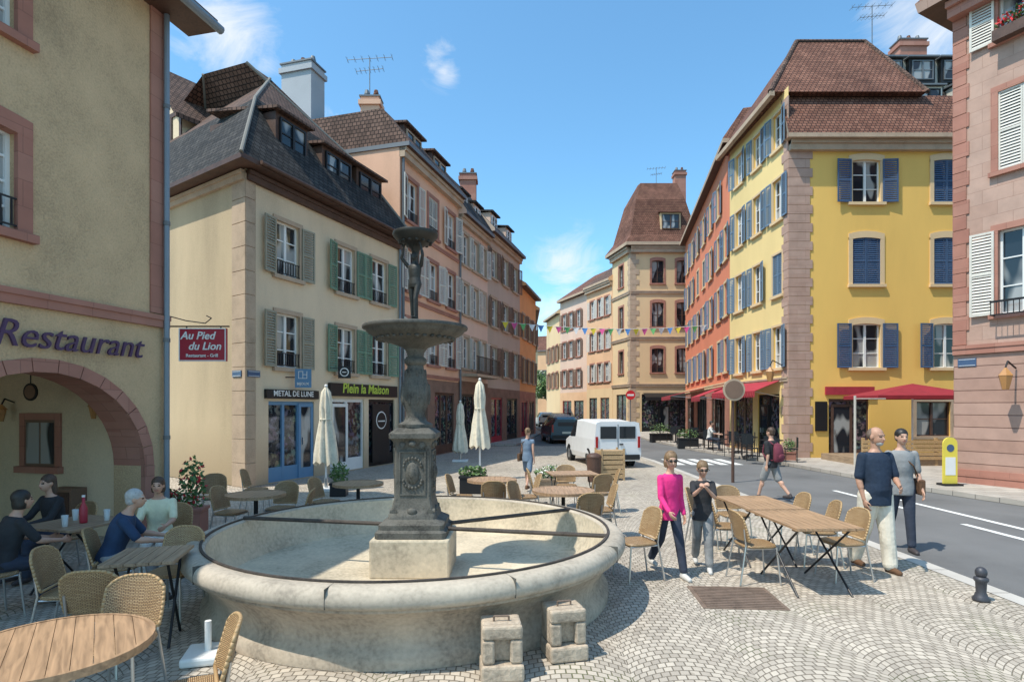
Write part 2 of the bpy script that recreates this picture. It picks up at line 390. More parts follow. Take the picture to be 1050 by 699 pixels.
def shutter_mesh(w,h,mat,solid=False):
    key=('s',round(w,2),round(h,2),mat.name)
    if key in WC: return WC[key]
    b=MB(); a=w/2; t=.035; f=.05
    b.box(-a,-a+f,-t,0,0,h,mat); b.box(a-f,a,-t,0,0,h,mat)
    for z in (0,h/2-f/2,h-f): b.box(-a+f,a-f,-t,0,z,z+f,mat)
    n=max(6,int(h/.075))
    for i in range(n):
        z=f+(h-2*f)*(i+.5)/n
        b.add([(-a+f,-t+.004,z-.03),(a-f,-t+.004,z-.03),(a-f,-.006,z+.025),(-a+f,-.006,z+.025)],[(0,1,2,3)],mat)
    WC[key]=b.mesh('shutter'); return WC[key]
def window(th,M,u,z,w,h,fm=None,sm=None,arch=0,rows=3,sh=None,closed=False,sill=True,glass=None,sw=.14,box=None,name='window',rail=False):
    me=window_mesh(w,h,fm or M_white,sm,arch,rows,glass or GLASS,sill,sw)
    child_mesh(name,me,th,M@Tr(u,0,z))
    if sh:
        s=shutter_mesh(w/2+.02,h,sh)
        if closed:
            for k in (-1,1): child_mesh('shutter',s,th,M@Tr(u+k*(w/4+.0),.03,z))
        else:
            for k in (-1,1):
                child_mesh('shutter',s,th,M@Tr(u+k*(w/2+.06 ),-.045,z)@Matrix.Rotation(k*R(random.choice((3,5,9,14))),4,'Z').inverted()@Tr(k*(w/4+.01),0,0))
    if rail:
        b=MB(); 
        b.box(-w/2,w/2,-.02,.0,.38,.40,M_dark); b.box(-w/2,w/2,-.02,0,.06,.08,M_dark)
        for i in range(9): x=-w/2+w*(i+.5)/9; b.box(x-.008,x+.008,-.02,0,.08,.38,M_dark)
        b.obj('railing',th,mw=M@Tr(u,0,z))
def shopfront(th,M,u0,u1,z1,mat,panes=3,door=None,glass=None,stall=.4,depth=.15):
    b=MB(); g=glass or SHOPGLASS; y=depth-.06
    w=(u1-u0)
    b.box(u0,u1,y-.03,y+.04,z1-.1,z1,mat)
    if stall: b.box(u0,u1,y-.03,y+.04,0.02,stall,mat)
    for i in range(panes+1):
        x=u0+w*i/panes; x0=max(u0,x-.045);x1=min(u1,x+.045)
        b.box(x0,x1,y-.035,y+.043,0.018,z1-.1 ,mat)
    b.quad((u0,y+.02,0.02),(u1,y+.02,0.02),(u1,y+.02,z1),(u0,y+.02,z1),g)
    b.obj('shop_window',th,mw=M)
    if door is not None:
        b=MB(); x0,x1=door
        b.box(x0,x0+.1,y-.06,y-.036,0.02,2.1,mat);b.box(x1-.1,x1,y-.06,y-.036,0.02,2.1,mat);b.box(x0+.1,x1-.1,y-.06,y-.036,2.0,2.1,mat);b.box(x0+.1,x1-.1,y-.06,y-.036,0.02,.3,mat)
        b.quad((x0+.1,y-.04,.3),(x1-.1,y-.04,.3),(x1-.1,y-.04,2.0),(x0+.1,y-.04,2.0),GLASS)
        b.box(x0+.13,x0+.15,y-.11,y-.06,.95,1.15,M_alu)
        b.obj('door',th,mw=M)
def house(name,label,pts,H,wall,ops={},rings=None,gables=(),base=None,zb=None,fascia=None,cat='house',hips=None):
    O=pts[0]; th=thing(name,label,cat,(O[0],O[1],0)); n=len(pts)
    Hs=H if isinstance(H,(list,tuple)) else [H]*n
    b=MB(); Ms=[];Ls=[]
    for i in range(n):
        P,Q=pts[i],pts[(i+1)%n]; M=frameM(P,Q,O); Ln=(V(Q)-V(P)).length; Ms.append(M);Ls.append(Ln)
        hol=[o['r'] for o in ops.get(i,[]) if 'r' in o]
        xs=sorted({0,Ln}|{v for h in hol for v in (h[0],h[1])}); zs=sorted({0,Hs[i]}|({zb} if zb else set())|{v for h in hol for v in (h[2],h[3])})
        b.T=M
        for a0,a1 in zip(xs[:-1],xs[1:]):
            for c0,c1 in zip(zs[:-1],zs[1:]):
                mx,mz=(a0+a1)/2,(c0+c1)/2
                if any(h[0]<mx<h[1] and h[2]<mz<h[3] for h in hol): continue
                b.quad((a0,0,c0),(a1,0,c0),(a1,0,c1),(a0,0,c1),base if (zb and mz<zb and base) else wall)
        for h in hol:
            D=.2; x0,x1,z0,z1=h; mt=base if (zb and base and z1<=zb+.01) else wall
            b.quad((x0,0,z0),(x0,D,z0),(x0,D,z1),(x0,0,z1),mt); b.quad((x1,0,z0),(x1,0,z1),(x1,D,z1),(x1,D,z0),mt)
            b.quad((x0,0,z1),(x0,D,z1),(x1,D,z1),(x1,0,z1),mt); b.quad((x0,0,z0),(x1,0,z0),(x1,D,z0),(x0,D,z0),mt)
    b.obj('wall',th)
    for i,l in ops.items():
        for o in l:
            if 'fn' in o: o['fn'](th,Ms[i])
    if rings:
        b=MB(Tr(-O[0],-O[1],0))
        def poly(ins): return offs(pts,ins if isinstance(ins,(list,tuple)) else [0.0 if k in gables else ins for k in range(n)])
        P0=poly(rings[0][1]); z0=rings[0][0]; b.add([(p.x,p.y,z0) for p in P0],[tuple(range(n))[::-1]],fascia or M_wooddk)
        for k in range(len(rings)-1):
            A=poly(rings[k][1]);B=poly(rings[k+1][1]); za,zb_=rings[k][0],rings[k+1][0]; mt=rings[k][2]
            for i in range(n):
                j=(i+1)%n; mm=wall if i in gables else mt
                b.quad((A[i].x,A[i].y,za),(A[j].x,A[j].y,za),(B[j].x,B[j].y,zb_),(B[i].x,B[i].y,zb_),mm)
                if hips and k>0: b.cyl((A[i].x,A[i].y,za),(B[i].x,B[i].y,zb_),.05,hips,n=8)
        b.add([(p.x,p.y,rings[-1][0]) for p in B],[tuple(range(n))],rings[-2][2])
        b.obj('roof',th)
    return th,Ms,Ls
def W(u,z,w,h,**k):
    return {'r':(u-w/2,u+w/2,z,z+h),'fn':lambda th,M:window(th,M,u,z,w,h,**k)}
def SH(u0,u1,z1,mat,**k):
    return {'r':(u0,u1,0.02,z1),'fn':lambda th,M:shopfront(th,M,u0,u1,z1,mat,**k)}
def band(th,M,L,z0,z1,mat,proud=.08,name='cornice',u0=0,ext=0):
    b=MB(); b.box(u0-ext,L+ext,-proud,.02,z0,z1,mat); b.box(u0-ext,L+ext,-proud*1.35,.02,z0+(z1-z0)*.62,z1+.003,mat); return b.obj(name,th,mw=M)
def quoins(th,M,u,side,z0,z1,mat,wl=.55,ws=.38,hb=.33,other=None):
    b=MB(); z=z0;k=0
    while z<z1-.05:
        w=wl if k%2 else ws; t=min(z+hb-.012,z1)
        x0,x1=(u,u+w) if side>0 else (u-w,u)
        b.box(x0,x1,-.03,.02,z,t,mat); z+=hb;k+=1
    b.obj('quoin',th,mw=M,bevel=.006)
def dormer(th,M,u,yin,z,w,h,depth,wm,rm,fm=None,rows=2,pitch=.35):
    b=MB(); a=w/2
    b.box(u-a,u+a,yin,yin+depth,z,z+h,wm)
    b.add([(u-a-.12,yin-.18,z+h),(u+a+.12,yin-.18,z+h),(u+a+.12,yin+depth,z+h+pitch),(u-a-.12,yin+depth,z+h+pitch),
           (u-a-.12,yin-.18,z+h+.08),(u+a+.12,yin-.18,z+h+.08),(u+a+.12,yin+depth,z+h+pitch+.08),(u-a-.12,yin+depth,z+h+pitch+.08)],
          [(0,3,2,1),(4,5,6,7),(0,1,5,4),(1,2,6,5),(3,0,4,7),(2,3,7,6)],rm)
    o=b.obj('dormer',th,mw=M)
    me=window_mesh(w-.24,h-.24,fm or M_white,None,0,rows,GLASS,False)
    child_mesh('window',me,o,Tr(u,yin-.17,z+.12))
def chimney(th,x,y,z0,z1,w,d,mat,pots=2,O=(0,0),rz=0):
    b=MB(Tr(x-O[0],y-O[1],0)@Matrix.Rotation(rz,4,'Z')); b.box(-w/2,w/2,-d/2,d/2,z0,z1,mat); b.box(-w/2-.08,w/2+.08,-d/2-.08,d/2+.08,z1-.35,z1-.15,mat); b.box(-w/2-.05,w/2+.05,-d/2-.05,d/2+.05,z1+.002,z1+.06,M_zinc)
    for i in range(pots):
        px=-w/2+w*(i+.5)/pots; b.lathe([(.1,z1+.06),(.12,z1+.25),(.08,z1+.42)],M_tileR if i%2 else M_zinc,n=10,c=(px,0,0),cap=True)
    b.obj('chimney',th)
def antenna(x,y,z0,h,s=1,lab='metal television aerial on a rooftop mast'):
    th=thing('television_aerial',lab,'aerial',(x,y,z0)); b=MB(); b.cyl((0,0,0),(0,0,h),.022,M_zinc,n=6); b.obj('mast',th)
    b=MB(); 
    for zz,l in ((h-.1,1.5*s),(h-.6,.9*s)):
        b.cyl((-l/2,0,zz),(l/2,0,zz+.12),.013,M_zinc,n=5)
        for i in range(7):
            x_=-l/2+l*i/6; b.cyl((x_,-.25,zz+.12*i/6),(x_,.25,zz+.12*i/6),.008,M_zinc,n=4)
            b.cyl((x_,0,zz-.12+.12*i/6),(x_,0,zz+.12+.12*i/6),.007,M_zinc,n=4)
    b.obj('antenna',th)

# ---- A : restaurant with arcade
A0=V((-7.264,1.16)); A1=V((-5.4,9.16)); LA=(A1-A0).length
th=thing('restaurant_house','ochre rendered restaurant house with red sandstone arches','restaurant',(A0.x,A0.y,0))
MA=frameM(A0,A1,A0)
def ua(s): return LA-s*1.027
b=MB(MA)
ztop=8.58; zc=3.0
arches=[(ua(3.3),ua(.42)),(ua(7.4),ua(4.1))]; arches.sort()
zsp=1.12; AH=1.32
wins=[(ua(2.72),4.08,1.1,1.2),(ua(2.72),6.42,1.1,1.2),(ua(6.2),4.08,1.1,1.2)]
hol=[(u-w/2,u+w/2,z,z+h) for u,z,w,h in wins]
xs=sorted({0,LA}|{v for h in hol for v in h[:2]}); zs=sorted({zc,ztop}|{v for h in hol for v in h[2:]})
for a0,a1 in zip(xs[:-1],xs[1:]):
    for c0,c1 in zip(zs[:-1],zs[1:]):
        mx,mz=(a0+a1)/2,(c0+c1)/2
        if any(h[0]<mx<h[1] and h[2]<mz<h[3] for h in hol): continue
        b.quad((a0,0,c0),(a1,0,c0),(a1,0,c1),(a0,0,c1),M_plA)
for x0,x1,z0,z1 in hol:
    D=.25
    b.quad((x0,0,z0),(x0,D,z0),(x0,D,z1),(x0,0,z1),M_plA); b.quad((x1,0,z0),(x1,0,z1),(x1,D,z1),(x1,D,z0),M_plA)
    b.quad((x0,0,z1),(x0,D,z1),(x1,D,z1),(x1,0,z1),M_plA); b.quad((x0,0,z0),(x1,0,z0),(x1,D,z0),(x0,D,z0),M_plA)
NS=24; prev=0
TK=.55
for a0,a1 in arches+[(LA,None)]:
    b.box(prev,a0,0,TK,0,zc,M_plA)
    if a1 is None: break
    for i in range(NS):
        t0=math.pi*(1-i/NS);t1=math.pi*(1-(i+1)/NS); c=(a0+a1)/2;r=(a1-a0)/2
        u0=c+r*math.cos(t0);u1=c+r*math.cos(t1); z0=zsp+AH*math.sin(t0);z1=zsp+AH*math.sin(t1)
        b.quad((u0,0,z0),(u1,0,z1),(u1,0,zc),(u0,0,zc),M_plA); b.quad((u0,TK,z0),(u1,TK,z1),(u1,TK,zc),(u0,TK,zc),M_cream2)
        b.quad((u0,0,z0),(u0,TK,z0),(u1,TK,z1),(u1,0,z1),M_redst)
    prev=a1
DA=7
b.box(0,LA,TK,DA,zc-.12,zc-.004,M_cream2)
b.box(-.0,LA-.3,3.3,3.5,0,zc-.13,M_cream2)
b.box(LA-.3,LA-.004,TK+.002,DA,0,zc-.13,M_cream2)
b.quad((LA,0,zc),(LA,DA,zc),(LA,DA,ztop),(LA,0,ztop),M_plA); b.quad((0,0,zc),(0,DA,zc),(0,DA,ztop),(0,0,ztop),M_plA); b.quad((0,DA,zc),(LA,DA,zc),(LA,DA,ztop),(0,DA,ztop),M_plA)
b.obj('wall',th)
for u,z,w,h in wins:
    window(th,MA,u,z,w,h,sm=M_redst,arch=.05,rows=4,sw=.17,rail=(z<5))
b=MB()
for a0,a1 in arches:
    c=(a0+a1)/2;r=(a1-a0)/2
    for i in range(15):
        t0=math.pi*(1-(i+.02)/15);t1=math.pi*(1-(i+.98)/15)
        q=[]
        for t,k in ((t0,0),(t1,0),(t1,.17),(t0,.17)): q.append((c+(r+k-.004)*math.cos(t),zsp+(AH+k-.004)*math.sin(t)))
        b.add([(x,-.025,z) for x,z in q]+[(x,.05,z) for x,z in q],[(0,1,2,3),(0,4,5,1),(3,2,6,7),(0,3,7,4),(1,5,6,2)],M_redst)
    for x0,x1 in ((a0-.17,a0+.004),(a1-.004,a1+.17)): b.box(x0,x1,-.025,.05,0,zsp,M_redst)
b.obj('arch',th,mw=MA)
band(th,MA,LA,3.22,3.40,M_redst,.06)
b=MB(); b.box(LA-.33,LA+.01,-.03,.02,3.43,8.3,M_redst); b.obj('quoin',th,mw=MA)
b=MB(MA); 
b.add([(-.5,-.55,8.05),(LA+.45,-.55,8.05),(LA+.45,4,12.2),(-.5,4,12.2),(LA+.45,DA+.4,8.6),(-.5,DA+.4,8.6)],[(0,1,2,3),(3,2,4,5)],M_wooddk)
b.add([(-.5,-.55,8.05),(LA+.45,-.55,8.05),(LA+.45,4,12.2),(-.5,4,12.2),(LA+.45,DA+.4,8.6),(-.5,DA+.4,8.6),
       (-.5,-.55,8.25),(LA+.45,-.55,8.25),(LA+.45,4,12.4),(-.5,4,12.4),(LA+.45,DA+.4,8.8),(-.5,DA+.4,8.8)],
      [(6,7,8,9),(9,8,10,11),(0,1,7,6),(1,2,8,7),(2,4,10,8),(0,6,9,3),(4,5,11,10)],M_tileB)
b.box(-.5,LA+.44,-.53,.0,8.06,8.12,M_wooddk); b.box(LA+.002,LA+.44,0,DA,8.5,8.56,M_wooddk)
b.add([(LA,0,8.58),(LA,DA,8.58),(LA,4,12.1)],[(0,1,2)],M_plA)
b.obj('roof',th)
b=MB(); b.cyl((LA-.10,-.09,0),(LA-.10,-.09,8.05),.042,M_pipe,n=10); 
for z in (1.5,3.0,4.8,6.6): b.cyl((LA-.10,-.09,z),(LA-.10,-.09,z+.06),.052,M_zinc,n=10)
b.cyl((-.5,-.61,8.08),(LA+.45,-.61,8.08),.07,M_pipe,n=10)
b.obj('drainpipe',th,mw=MA)
text('Restaurant',.46,M_purple,th,MA@Tr(ua(.52),-.06,2.72),.015,.3,-.001,align='RIGHT')
E=MA@Tr(LA-.3,0,0)@Matrix.Rotation(R(-90),4,'Z')
window(th,E,-2.1,1.05,.62,.75,fm=M_brsh,sm=M_redst,rows=2,sw=.1)
b=MB(); b.box(-2.41,-1.79,-.02,.02,1.05,1.8,M_brsh); b.box(-2.37,-2.12,-.03,-.021,1.1,1.75,GLASS); b.box(-2.08,-1.83,-.03,-.021,1.1,1.75,GLASS); b.obj('casement',th,mw=E)
b=MB(); b.box(-1.65,-1.2,-.26,-.003,.02,.75,M_brsh); b.box(-1.61,-1.24,-.275,-.261,.08,.7,M_wooddk); b.obj('cabinet',th,mw=E)
b=MB(); b.cyl((0,0,0),(0,.02,0),.13,M_dark,n=24); b.cyl((0,-.006,0),(0,-.001,0),.10,M_brsh,n=24); b.cyl((0,.01,.13),(0,.01,.5),.008,M_dark)
b.obj('hanging_disc',th,mw=E@Tr(-1.55,-.6,2.22))
M_lant=mk('amber_lamp_glass',(.45,.22,.08),.3,.1)
for x_,z_ in ((-.85,2.0),(-2.65,1.95)):
    b=MB(); b.tube([(0,-.003,.12),(0,-.15,.18),(0,-.2,.08)],.012,M_dark); b.lathe([(.03,-.18),(.065,.0),(.08,.01),(.015,.09)],M_lant,n=6,c=(0,-.2,0),cap=True); b.obj('wall_lantern',th,mw=E@Tr(x_,0,z_))
sg=thing('hanging_sign','dark red projecting restaurant sign on an iron bracket','sign',(-5.25,9.25,2.72))
b=MB(); b.box(0,.74,-.03,.03,0,.52,M_signred); b.box(-.0,.74,-.036,-.031,0,.015,M_white); b.box(0,.74,-.036,-.031,.505,.52,M_white); b.box(0,.015,-.036,-.031,.015,.505,M_white); b.box(.725,.74,-.036,-.031,.015,.505,M_white); b.obj('panel',sg)
b=MB(); b.box(-.2,.78,-.015,.015,.54,.56,M_dark); 
for x in (.1,.64): b.box(x,x+.015,-.008,.008,.52,.54,M_dark)
b.tube([(-.2,0,.72),(.1,0,.64),(.4,0,.60),(.5,0,.68),(.42,0,.72)],.008,M_dark); b.obj('bracket',sg)
text('Au Pied',.17,M_white,sg,Tr(.30,-.04,.345),.004,.25,.003); text('du Lion',.17,M_white,sg,Tr(.41,-.04,.18),.004,.25,.003); text('Restaurant - Grill',.072,M_white,sg,Tr(.37,-.04,.065),.004,0,.001)

# ---- B : corner house
B1=(-6.6,14.5);B2=(-4.04,21.06);B3=(-12.4,24.3);B4=(-14.2,19.8)
def wB(u,z,h,sh): return W(u,z,.88,h,sm=M_stone,sh=sh,rows=3,rail=True,sw=.11)
ops={0:[wB(1.45,5.5,1.45,M_taup),wB(3.95,5.5,1.45,M_green),wB(5.75,5.5,1.45,M_green),
        wB(1.45,3.05,1.45,M_taup),wB(3.95,3.05,1.4,M_green),wB(5.75,3.05,1.4,M_green),
        SH(.75,2.5,2.15,M_bluesh,panes=3,door=(1.9,2.5)),SH(3.2,4.9,2.25,M_white,panes=2,door=(3.3,4.1)),SH(5.15,6.7,2.25,M_dark,panes=2)]}
th,Ms,Ls=house('corner_house','cream rendered corner house with shuttered windows and dark tiled roof',[B1,B2,B3,B4],8.0,M_plB,ops,
   rings=[(7.9,-.45,M_wooddk),(8.02,-.45,M_slate),(10.6,1.15,M_tileB),(13.2,3.55,M_tileB)],base=None,hips=M_hip)
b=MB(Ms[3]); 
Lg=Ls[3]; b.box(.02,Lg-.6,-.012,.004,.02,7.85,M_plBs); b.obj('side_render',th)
quoins(th,Ms[3],Lg+.02,-1,0,7.8,M_stone,.6,.6,.6); quoins(th,Ms[0],-.02,1,0,7.8,M_stone,.32,.32,.6)
band(th,Ms[0],Ls[0],7.62,7.86,M_wooddk,.12); band(th,Ms[3],Ls[3],7.62,7.86,M_stone,.1)
dormer(th,Ms[0],2.0,.35,9.0,1.25,1.05,2.4,M_wooddk,M_tileB,fm=M_dark)
for u in (4.0,5.7): dormer(th,Ms[0],u,.35,8.9,1.45,1.0,2.4,M_wooddk,M_tileB,fm=M_dark)
b=MB(Ms[0]); b.cyl((0,-.5,7.98),(Ls[0],-.5,7.98),.055,M_wooddk,n=8); b.cyl((Ls[0]-.1,-.08,0),(Ls[0]-.1,-.08,7.9),.045,M_pipe,n=8); b.obj('gutter_pipe',th)
b=MB(Ms[3]); 
b.prism([(-.4,9.5),(2.8,9.5),(2.8,11.9),(1.2,13.6),(-.4,11.9)],1.6,4.5,M_plB)
for z in (10.6,11.8): b.box(-.4,2.8,1.56,1.6,z,z+.15,M_wooddk)
for x in (-.4,.5,1.3,2.0,2.65): b.box(x,x+.14,1.555,1.598,9.5,11.8,M_wooddk)
for k in (-1,1):
    b.add([(1.2+k*2.0,1.2,11.4),(1.2,1.2,13.7),(1.2,5,13.7),(1.2+k*2.0,5,11.4),(1.2+k*2.0,1.2,11.55),(1.2,1.2,13.85),(1.2,5,13.85),(1.2+k*2.0,5,11.55)],[(0,1,2,3),(4,5,6,7),(0,1,5,4),(3,0,4,7)],M_tileB)
b.obj('gable',th)
def shopsign(M,th,u0,u1,z0,z1,mat,txt,size,tm,sh=0,bold=.003):
    b=MB(); b.box(u0,u1,-.09,-.004,z0,z1,mat); b.obj('sign_board',th,mw=M)
    text(txt,size,tm,th,M@Tr((u0+u1)/2,-.095,z0+(z1-z0)*.28),.004,sh,bold)
shopsign(Ms[0],th,.6,2.6,2.22,2.46,M_dark,'METAL DE LUNE',.21,M_white)
M_lime=flat('lime_lettering',(.45,.56,.07),.5)
shopsign(Ms[0],th,3.1,6.75,2.33,2.72,M_dark,'Plein la Maison',.42,M_lime,.12,.009)
b=MB(); b.box(0,.42,-.03,.03,0,.5,M_bluesh); b.box(-.25,0,-.01,.01,.26,.29,M_dark); o=b.obj('projecting_sign',th,mw=Ms[0]@Tr(1.45,-.25,2.52)@Matrix.Rotation(R(-62),4,'Z'))
text('BIJOUX',.095,M_white,o,Tr(.21,-.035,.07),.003,0,.002)
b=MB(); b.box(.09,.32,-.04,-.031,.24,.255,M_white); b.box(.09,.105,-.04,-.031,.255,.44,M_white); b.box(.20,.215,-.04,-.031,.255,.44,M_white); b.box(.305,.32,-.04,-.031,.255,.44,M_white); b.box(.105,.20,-.04,-.031,.425,.44,M_white); b.box(.215,.305,-.04,-.031,.34,.355,M_white); b.obj('emblem',o)
b=MB(); b.box(0,.36,-.02,.02,0,.36,M_dark); b.box(-.25,0,-.01,.01,.3,.32,M_dark); o=b.obj('projecting_sign',th,mw=Ms[0]@Tr(3.2,-.3,2.85)@Matrix.Rotation(R(-62),4,'Z'))
b=MB(); b.cyl((.18,-.026,.18),(.18,-.022,.18),.13,M_white,n=20); b.cyl((.18,-.029,.18),(.18,-.027,.18),.10,M_dark,n=20); b.box(.12,.24,-.033,-.0295,.165,.195,M_white); b.obj('emblem',o)
b=MB(); b.box(0,.4,-.02,-.003,0,.16,M_blue); b.box(.02,.38,-.023,-.021,.02,.03,M_white); b.box(.02,.38,-.023,-.021,.13,.14,M_white); b.obj('street_nameplate',th,mw=Ms[3]@Tr(Lg-.52,-.033,2.75)); b.obj('street_nameplate',th,mw=Ms[0]@Tr(.02,-.033,2.75))
b=MB(); b.box(5.3,6.3,-.05,-.01,.15,2.1,M_dark); b.cyl((5.8,-.06,1.55),(5.8,-.052,1.55),.3,M_white,n=24); b.cyl((5.8,-.066,1.55),(5.8,-.061,1.55),.26,M_dark,n=24); b.box(5.6,6.0,-.07,-.067,1.5,1.54,M_white)
b.obj('menu_board',th,mw=Ms[0])

# ---- C D E : street row
def rowhouse(name,label,P1,P2,depth,H,wall,cols,rows,sh,rings,w=.95,h=1.5,base=None,zb=None,shops=(),sm=None,arch=0,rail=False,gables=(1,3),closedset=()):
    d=(V(P2)-V(P1)).normalized(); q=V((-d.y,d.x))*depth; P3=V(P2)+q;P4=V(P1)+q
    l=[]
    for i,u in enumerate(cols):
        for j,z in enumerate(rows): l.append(W(u,z,w,h,sm=sm,sh=sh,rows=3,arch=arch,rail=rail,closed=((i,j) in closedset)))
    l+=shops
    return house(name,label,[tuple(P1),tuple(P2),tuple(P3),tuple(P4)],H,wall,{0:l},rings=rings,gables=gables,base=base,zb=zb)
C1=(-4.04,21.06);Cm=(-2.43,26.55);C2=(-1.27,30.5)
th,Ms,Ls=rowhouse('town_house','pink rendered town house with pale shutters and brown roof',C1,Cm,9,11.4,M_pink,[1.0,2.9,4.8],[3.7,6.3,8.9],M_whsh,
   [(11.35,[-.4,0,-.4,-.05],M_zinc),(11.5,[-.4,0,-.4,-.05],M_tileB),(12.9,[.75,0,.75,.1],M_tileB),(14.2,[4.2,0,4.2,2.6],M_tileB)],w=.9,h=1.55,sm=M_redst,base=M_brst,zb=3.1,rail=True,gables=(1,),closedset=((1,2),),
   shops=[SH(.5,2.4,2.6,M_brsh,panes=2,door=(.7,1.5)),SH(3.1,5.2,2.6,M_wooddk,panes=3)])
for z in (3.15,5.9,8.5): band(th,Ms[0],Ls[0],z,z+.14,M_redst,.05)
band(th,Ms[0],Ls[0],11.0,11.34,M_stone,.2)
for u in (1.6,4.1): dormer(th,Ms[0],u,.25,11.75,1.5,.85,2.2,M_wooddk,M_tileB,fm=M_stone,pitch=.25)
chimney(th,-8.35,23.4,11.0,15.5,1.35,.9,M_grey,3,C1,R(-16)); chimney(th,-6.1,25.4,12.8,15.3,.8,.6,M_pink,2,C1)
b=MB(Ms[0]); b.cyl((.12,-.08,0),(.12,-.08,11.2),.055,M_zinc,n=8); b.obj('drainpipe',th)
th,Ms,Ls=rowhouse('town_house','pale peach town house with an iron balcony over the shop',Cm,C2,9,10.8,M_dpk,[.9,2.2,3.4],[3.8,6.3,8.6],M_whsh,
   [(10.75,-.4,M_zinc),(10.9,-.4,M_slate),(13.1,1.0,M_slate),(14.0,4.2,M_slate)],w=.75,h=1.45,sm=M_stone,base=M_brst,zb=3.2,closedset=((2,1),),
   shops=[SH(.4,3.6,2.6,M_dark,panes=4,door=(2.0,2.8))])
band(th,Ms[0],Ls[0],10.4,10.74,M_stone,.18)
for u in (1.1,3.0): dormer(th,Ms[0],u,.2,11.2,1.0,.9,2.0,M_dpk,M_slate,pitch=.25)
b=MB(Ms[0]); b.box(.3,3.8,-.8,.0,3.4,3.52,M_stone); b.box(.3,3.8,-.8,-.77,4.3,4.34,M_dark)
for i in range(26): x=.32+3.46*i/25; b.box(x-.01,x+.01,-.795,-.775,3.52,4.3,M_dark)
b.obj('balcony',th)
b=MB(Ms[0]); b.cyl((.05,-.08,0),(.05,-.08,10.6),.05,M_zinc,n=8); b.obj('drainpipe',th)
D1=C2;D2=(.485,36.4)
th,Ms,Ls=rowhouse('town_house','grey brown town house with brown shutters and slate roof',D1,D2,9,11.2,M_gbr,[1.0,3.1,5.1],[3.7,6.3,8.9],M_brsh,
   [(11.15,-.4,M_zinc),(11.3,-.4,M_slate),(13.0,1.2,M_slate),(14.0,4.4,M_slate)],w=.9,h=1.5,sm=M_stone,base=M_brst,zb=3.0,
   shops=[SH(.6,2.6,2.5,M_signred,panes=2),SH(3.4,5.6,2.5,M_dark,panes=2)])
for u in (1.6,4.4): dormer(th,Ms[0],u,.2,11.6,1.1,.9,2.2,M_dpk,M_slate,pitch=.25)
band(th,Ms[0],Ls[0],10.85,11.14,M_stone,.15); chimney(th,-2.5,33.5,13,15.2,.9,.7,M_redst,2,D1)
E1=D2;E2=(1.7,42)
th,Ms,Ls=rowhouse('town_house','orange rendered town house with red tiled roof',E1,E2,9,9.6,M_orange,[1.2,3.0,4.8],[3.6,6.4],M_brsh,
   [(9.55,-.4,M_zinc),(9.7,-.4,M_tileR),(12.6,4.4,M_tileR)],w=.85,h=1.5,sm=M_stone,base=M_redst,zb=3.0,shops=[SH(.6,2.6,2.4,M_signred,panes=2),SH(3.2,5.2,2.4,M_brsh,panes=2)])
chimney(th,-1.0,40,11,13.5,.8,.7,M_redst,2,E1)
th,Ms,Ls=rowhouse('town_house','beige rendered town house with tiled roof down the street',(1.7,42),(1.9,56),9,9.0,M_beige,[1.5,4,6.5,9,11.5],[3.6,6.2],M_taup,
   [(8.95,-.3,M_zinc),(9.1,-.3,M_tileR),(12.0,4.4,M_tileR)],w=.85,h=1.4)
for (P1,P2,H,wm,lab,rm) in (((2.2,96),(6.0,94),11,M_peach,'pale peach house with tiled roof closing the street',M_tileR),((6.0,94),(10.5,91),9.5,M_dpk,'pale pink house with grey roof closing the street',M_slate),((-2,80),(3.6,82),10.5,M_beige,'beige gabled house at the street bend',M_tileR)):
    L_=(V(P2)-V(P1)).length
    rowhouse('town_house',lab,P1,P2,9,H,wm,[L_*.2,L_*.5,L_*.8],[3.6,6.4],M_whsh,[(H-.05,-.3,M_zinc),(H+.1,-.3,rm),(H+3.0,4.4,rm)],w=.9,h=1.5,sm=M_stone)

# ---- right side
G1a=(6.9,54);G1b=(8.5,49.5)
th,Ms,Ls=rowhouse('town_house','peach rendered town house with stone shop arch',G1a,G1b,8,12.8,M_peach,[1.1,2.5,3.8],[4.2,7.0,9.9],M_whsh,
   [(12.7,-.4,M_stone),(12.9,-.4,M_tileB),(16,3.9,M_tileR)],w=.75,h=1.6,sm=M_redst,base=M_beige,zb=3.6,shops=[SH(.5,2.0,2.8,M_wooddk,panes=2),SH(2.6,4.2,2.8,M_redst,panes=2)])
band(th,Ms[0],Ls[0],12.3,12.69,M_stone,.25)
G2a=(4.9,59.5)
th,Ms,Ls=rowhouse('town_house','beige pink town house with balcony and tiled roof',G2a,G1a,8,12.6,M_dpk,[1.0,2.5,4.2],[4.0,6.8,9.6],M_brsh,
   [(12.5,-.4,M_stone),(12.7,-.4,M_tileR),(15.6,3.9,M_tileR)],w=.8,h=1.6,sm=M_redst,base=M_peach,zb=3.4,shops=[SH(.6,2.6,2.6,M_signred,panes=2),SH(3.2,5.2,2.6,M_wooddk,panes=2)])
rowhouse('town_house','ochre town house further down the street',(3.9,66),G2a,8,11.6,M_beige,[1.3,3.3,5.2],[4.0,6.8],M_brsh,
   [(11.5,-.4,M_stone),(11.7,-.4,M_tileR),(14.8,3.9,M_tileR)],w=.8,h=1.6,sm=M_redst)
F=[(9.3,46),(14.6,46),(15,53),(8.5,49.6)]
fo=[]
for u in (2.15,4.1):
    for z,hh in ((4.7,1.9),(8.3,1.9),(11.7,1.8)): fo.append(W(u,z,.95,hh,fm=M_wooddk,sm=M_redst,arch=.12,rows=2,rail=True))
fo+=[SH(.9,4.9,3.0,M_dark,panes=4,door=(2.2,3.1))]
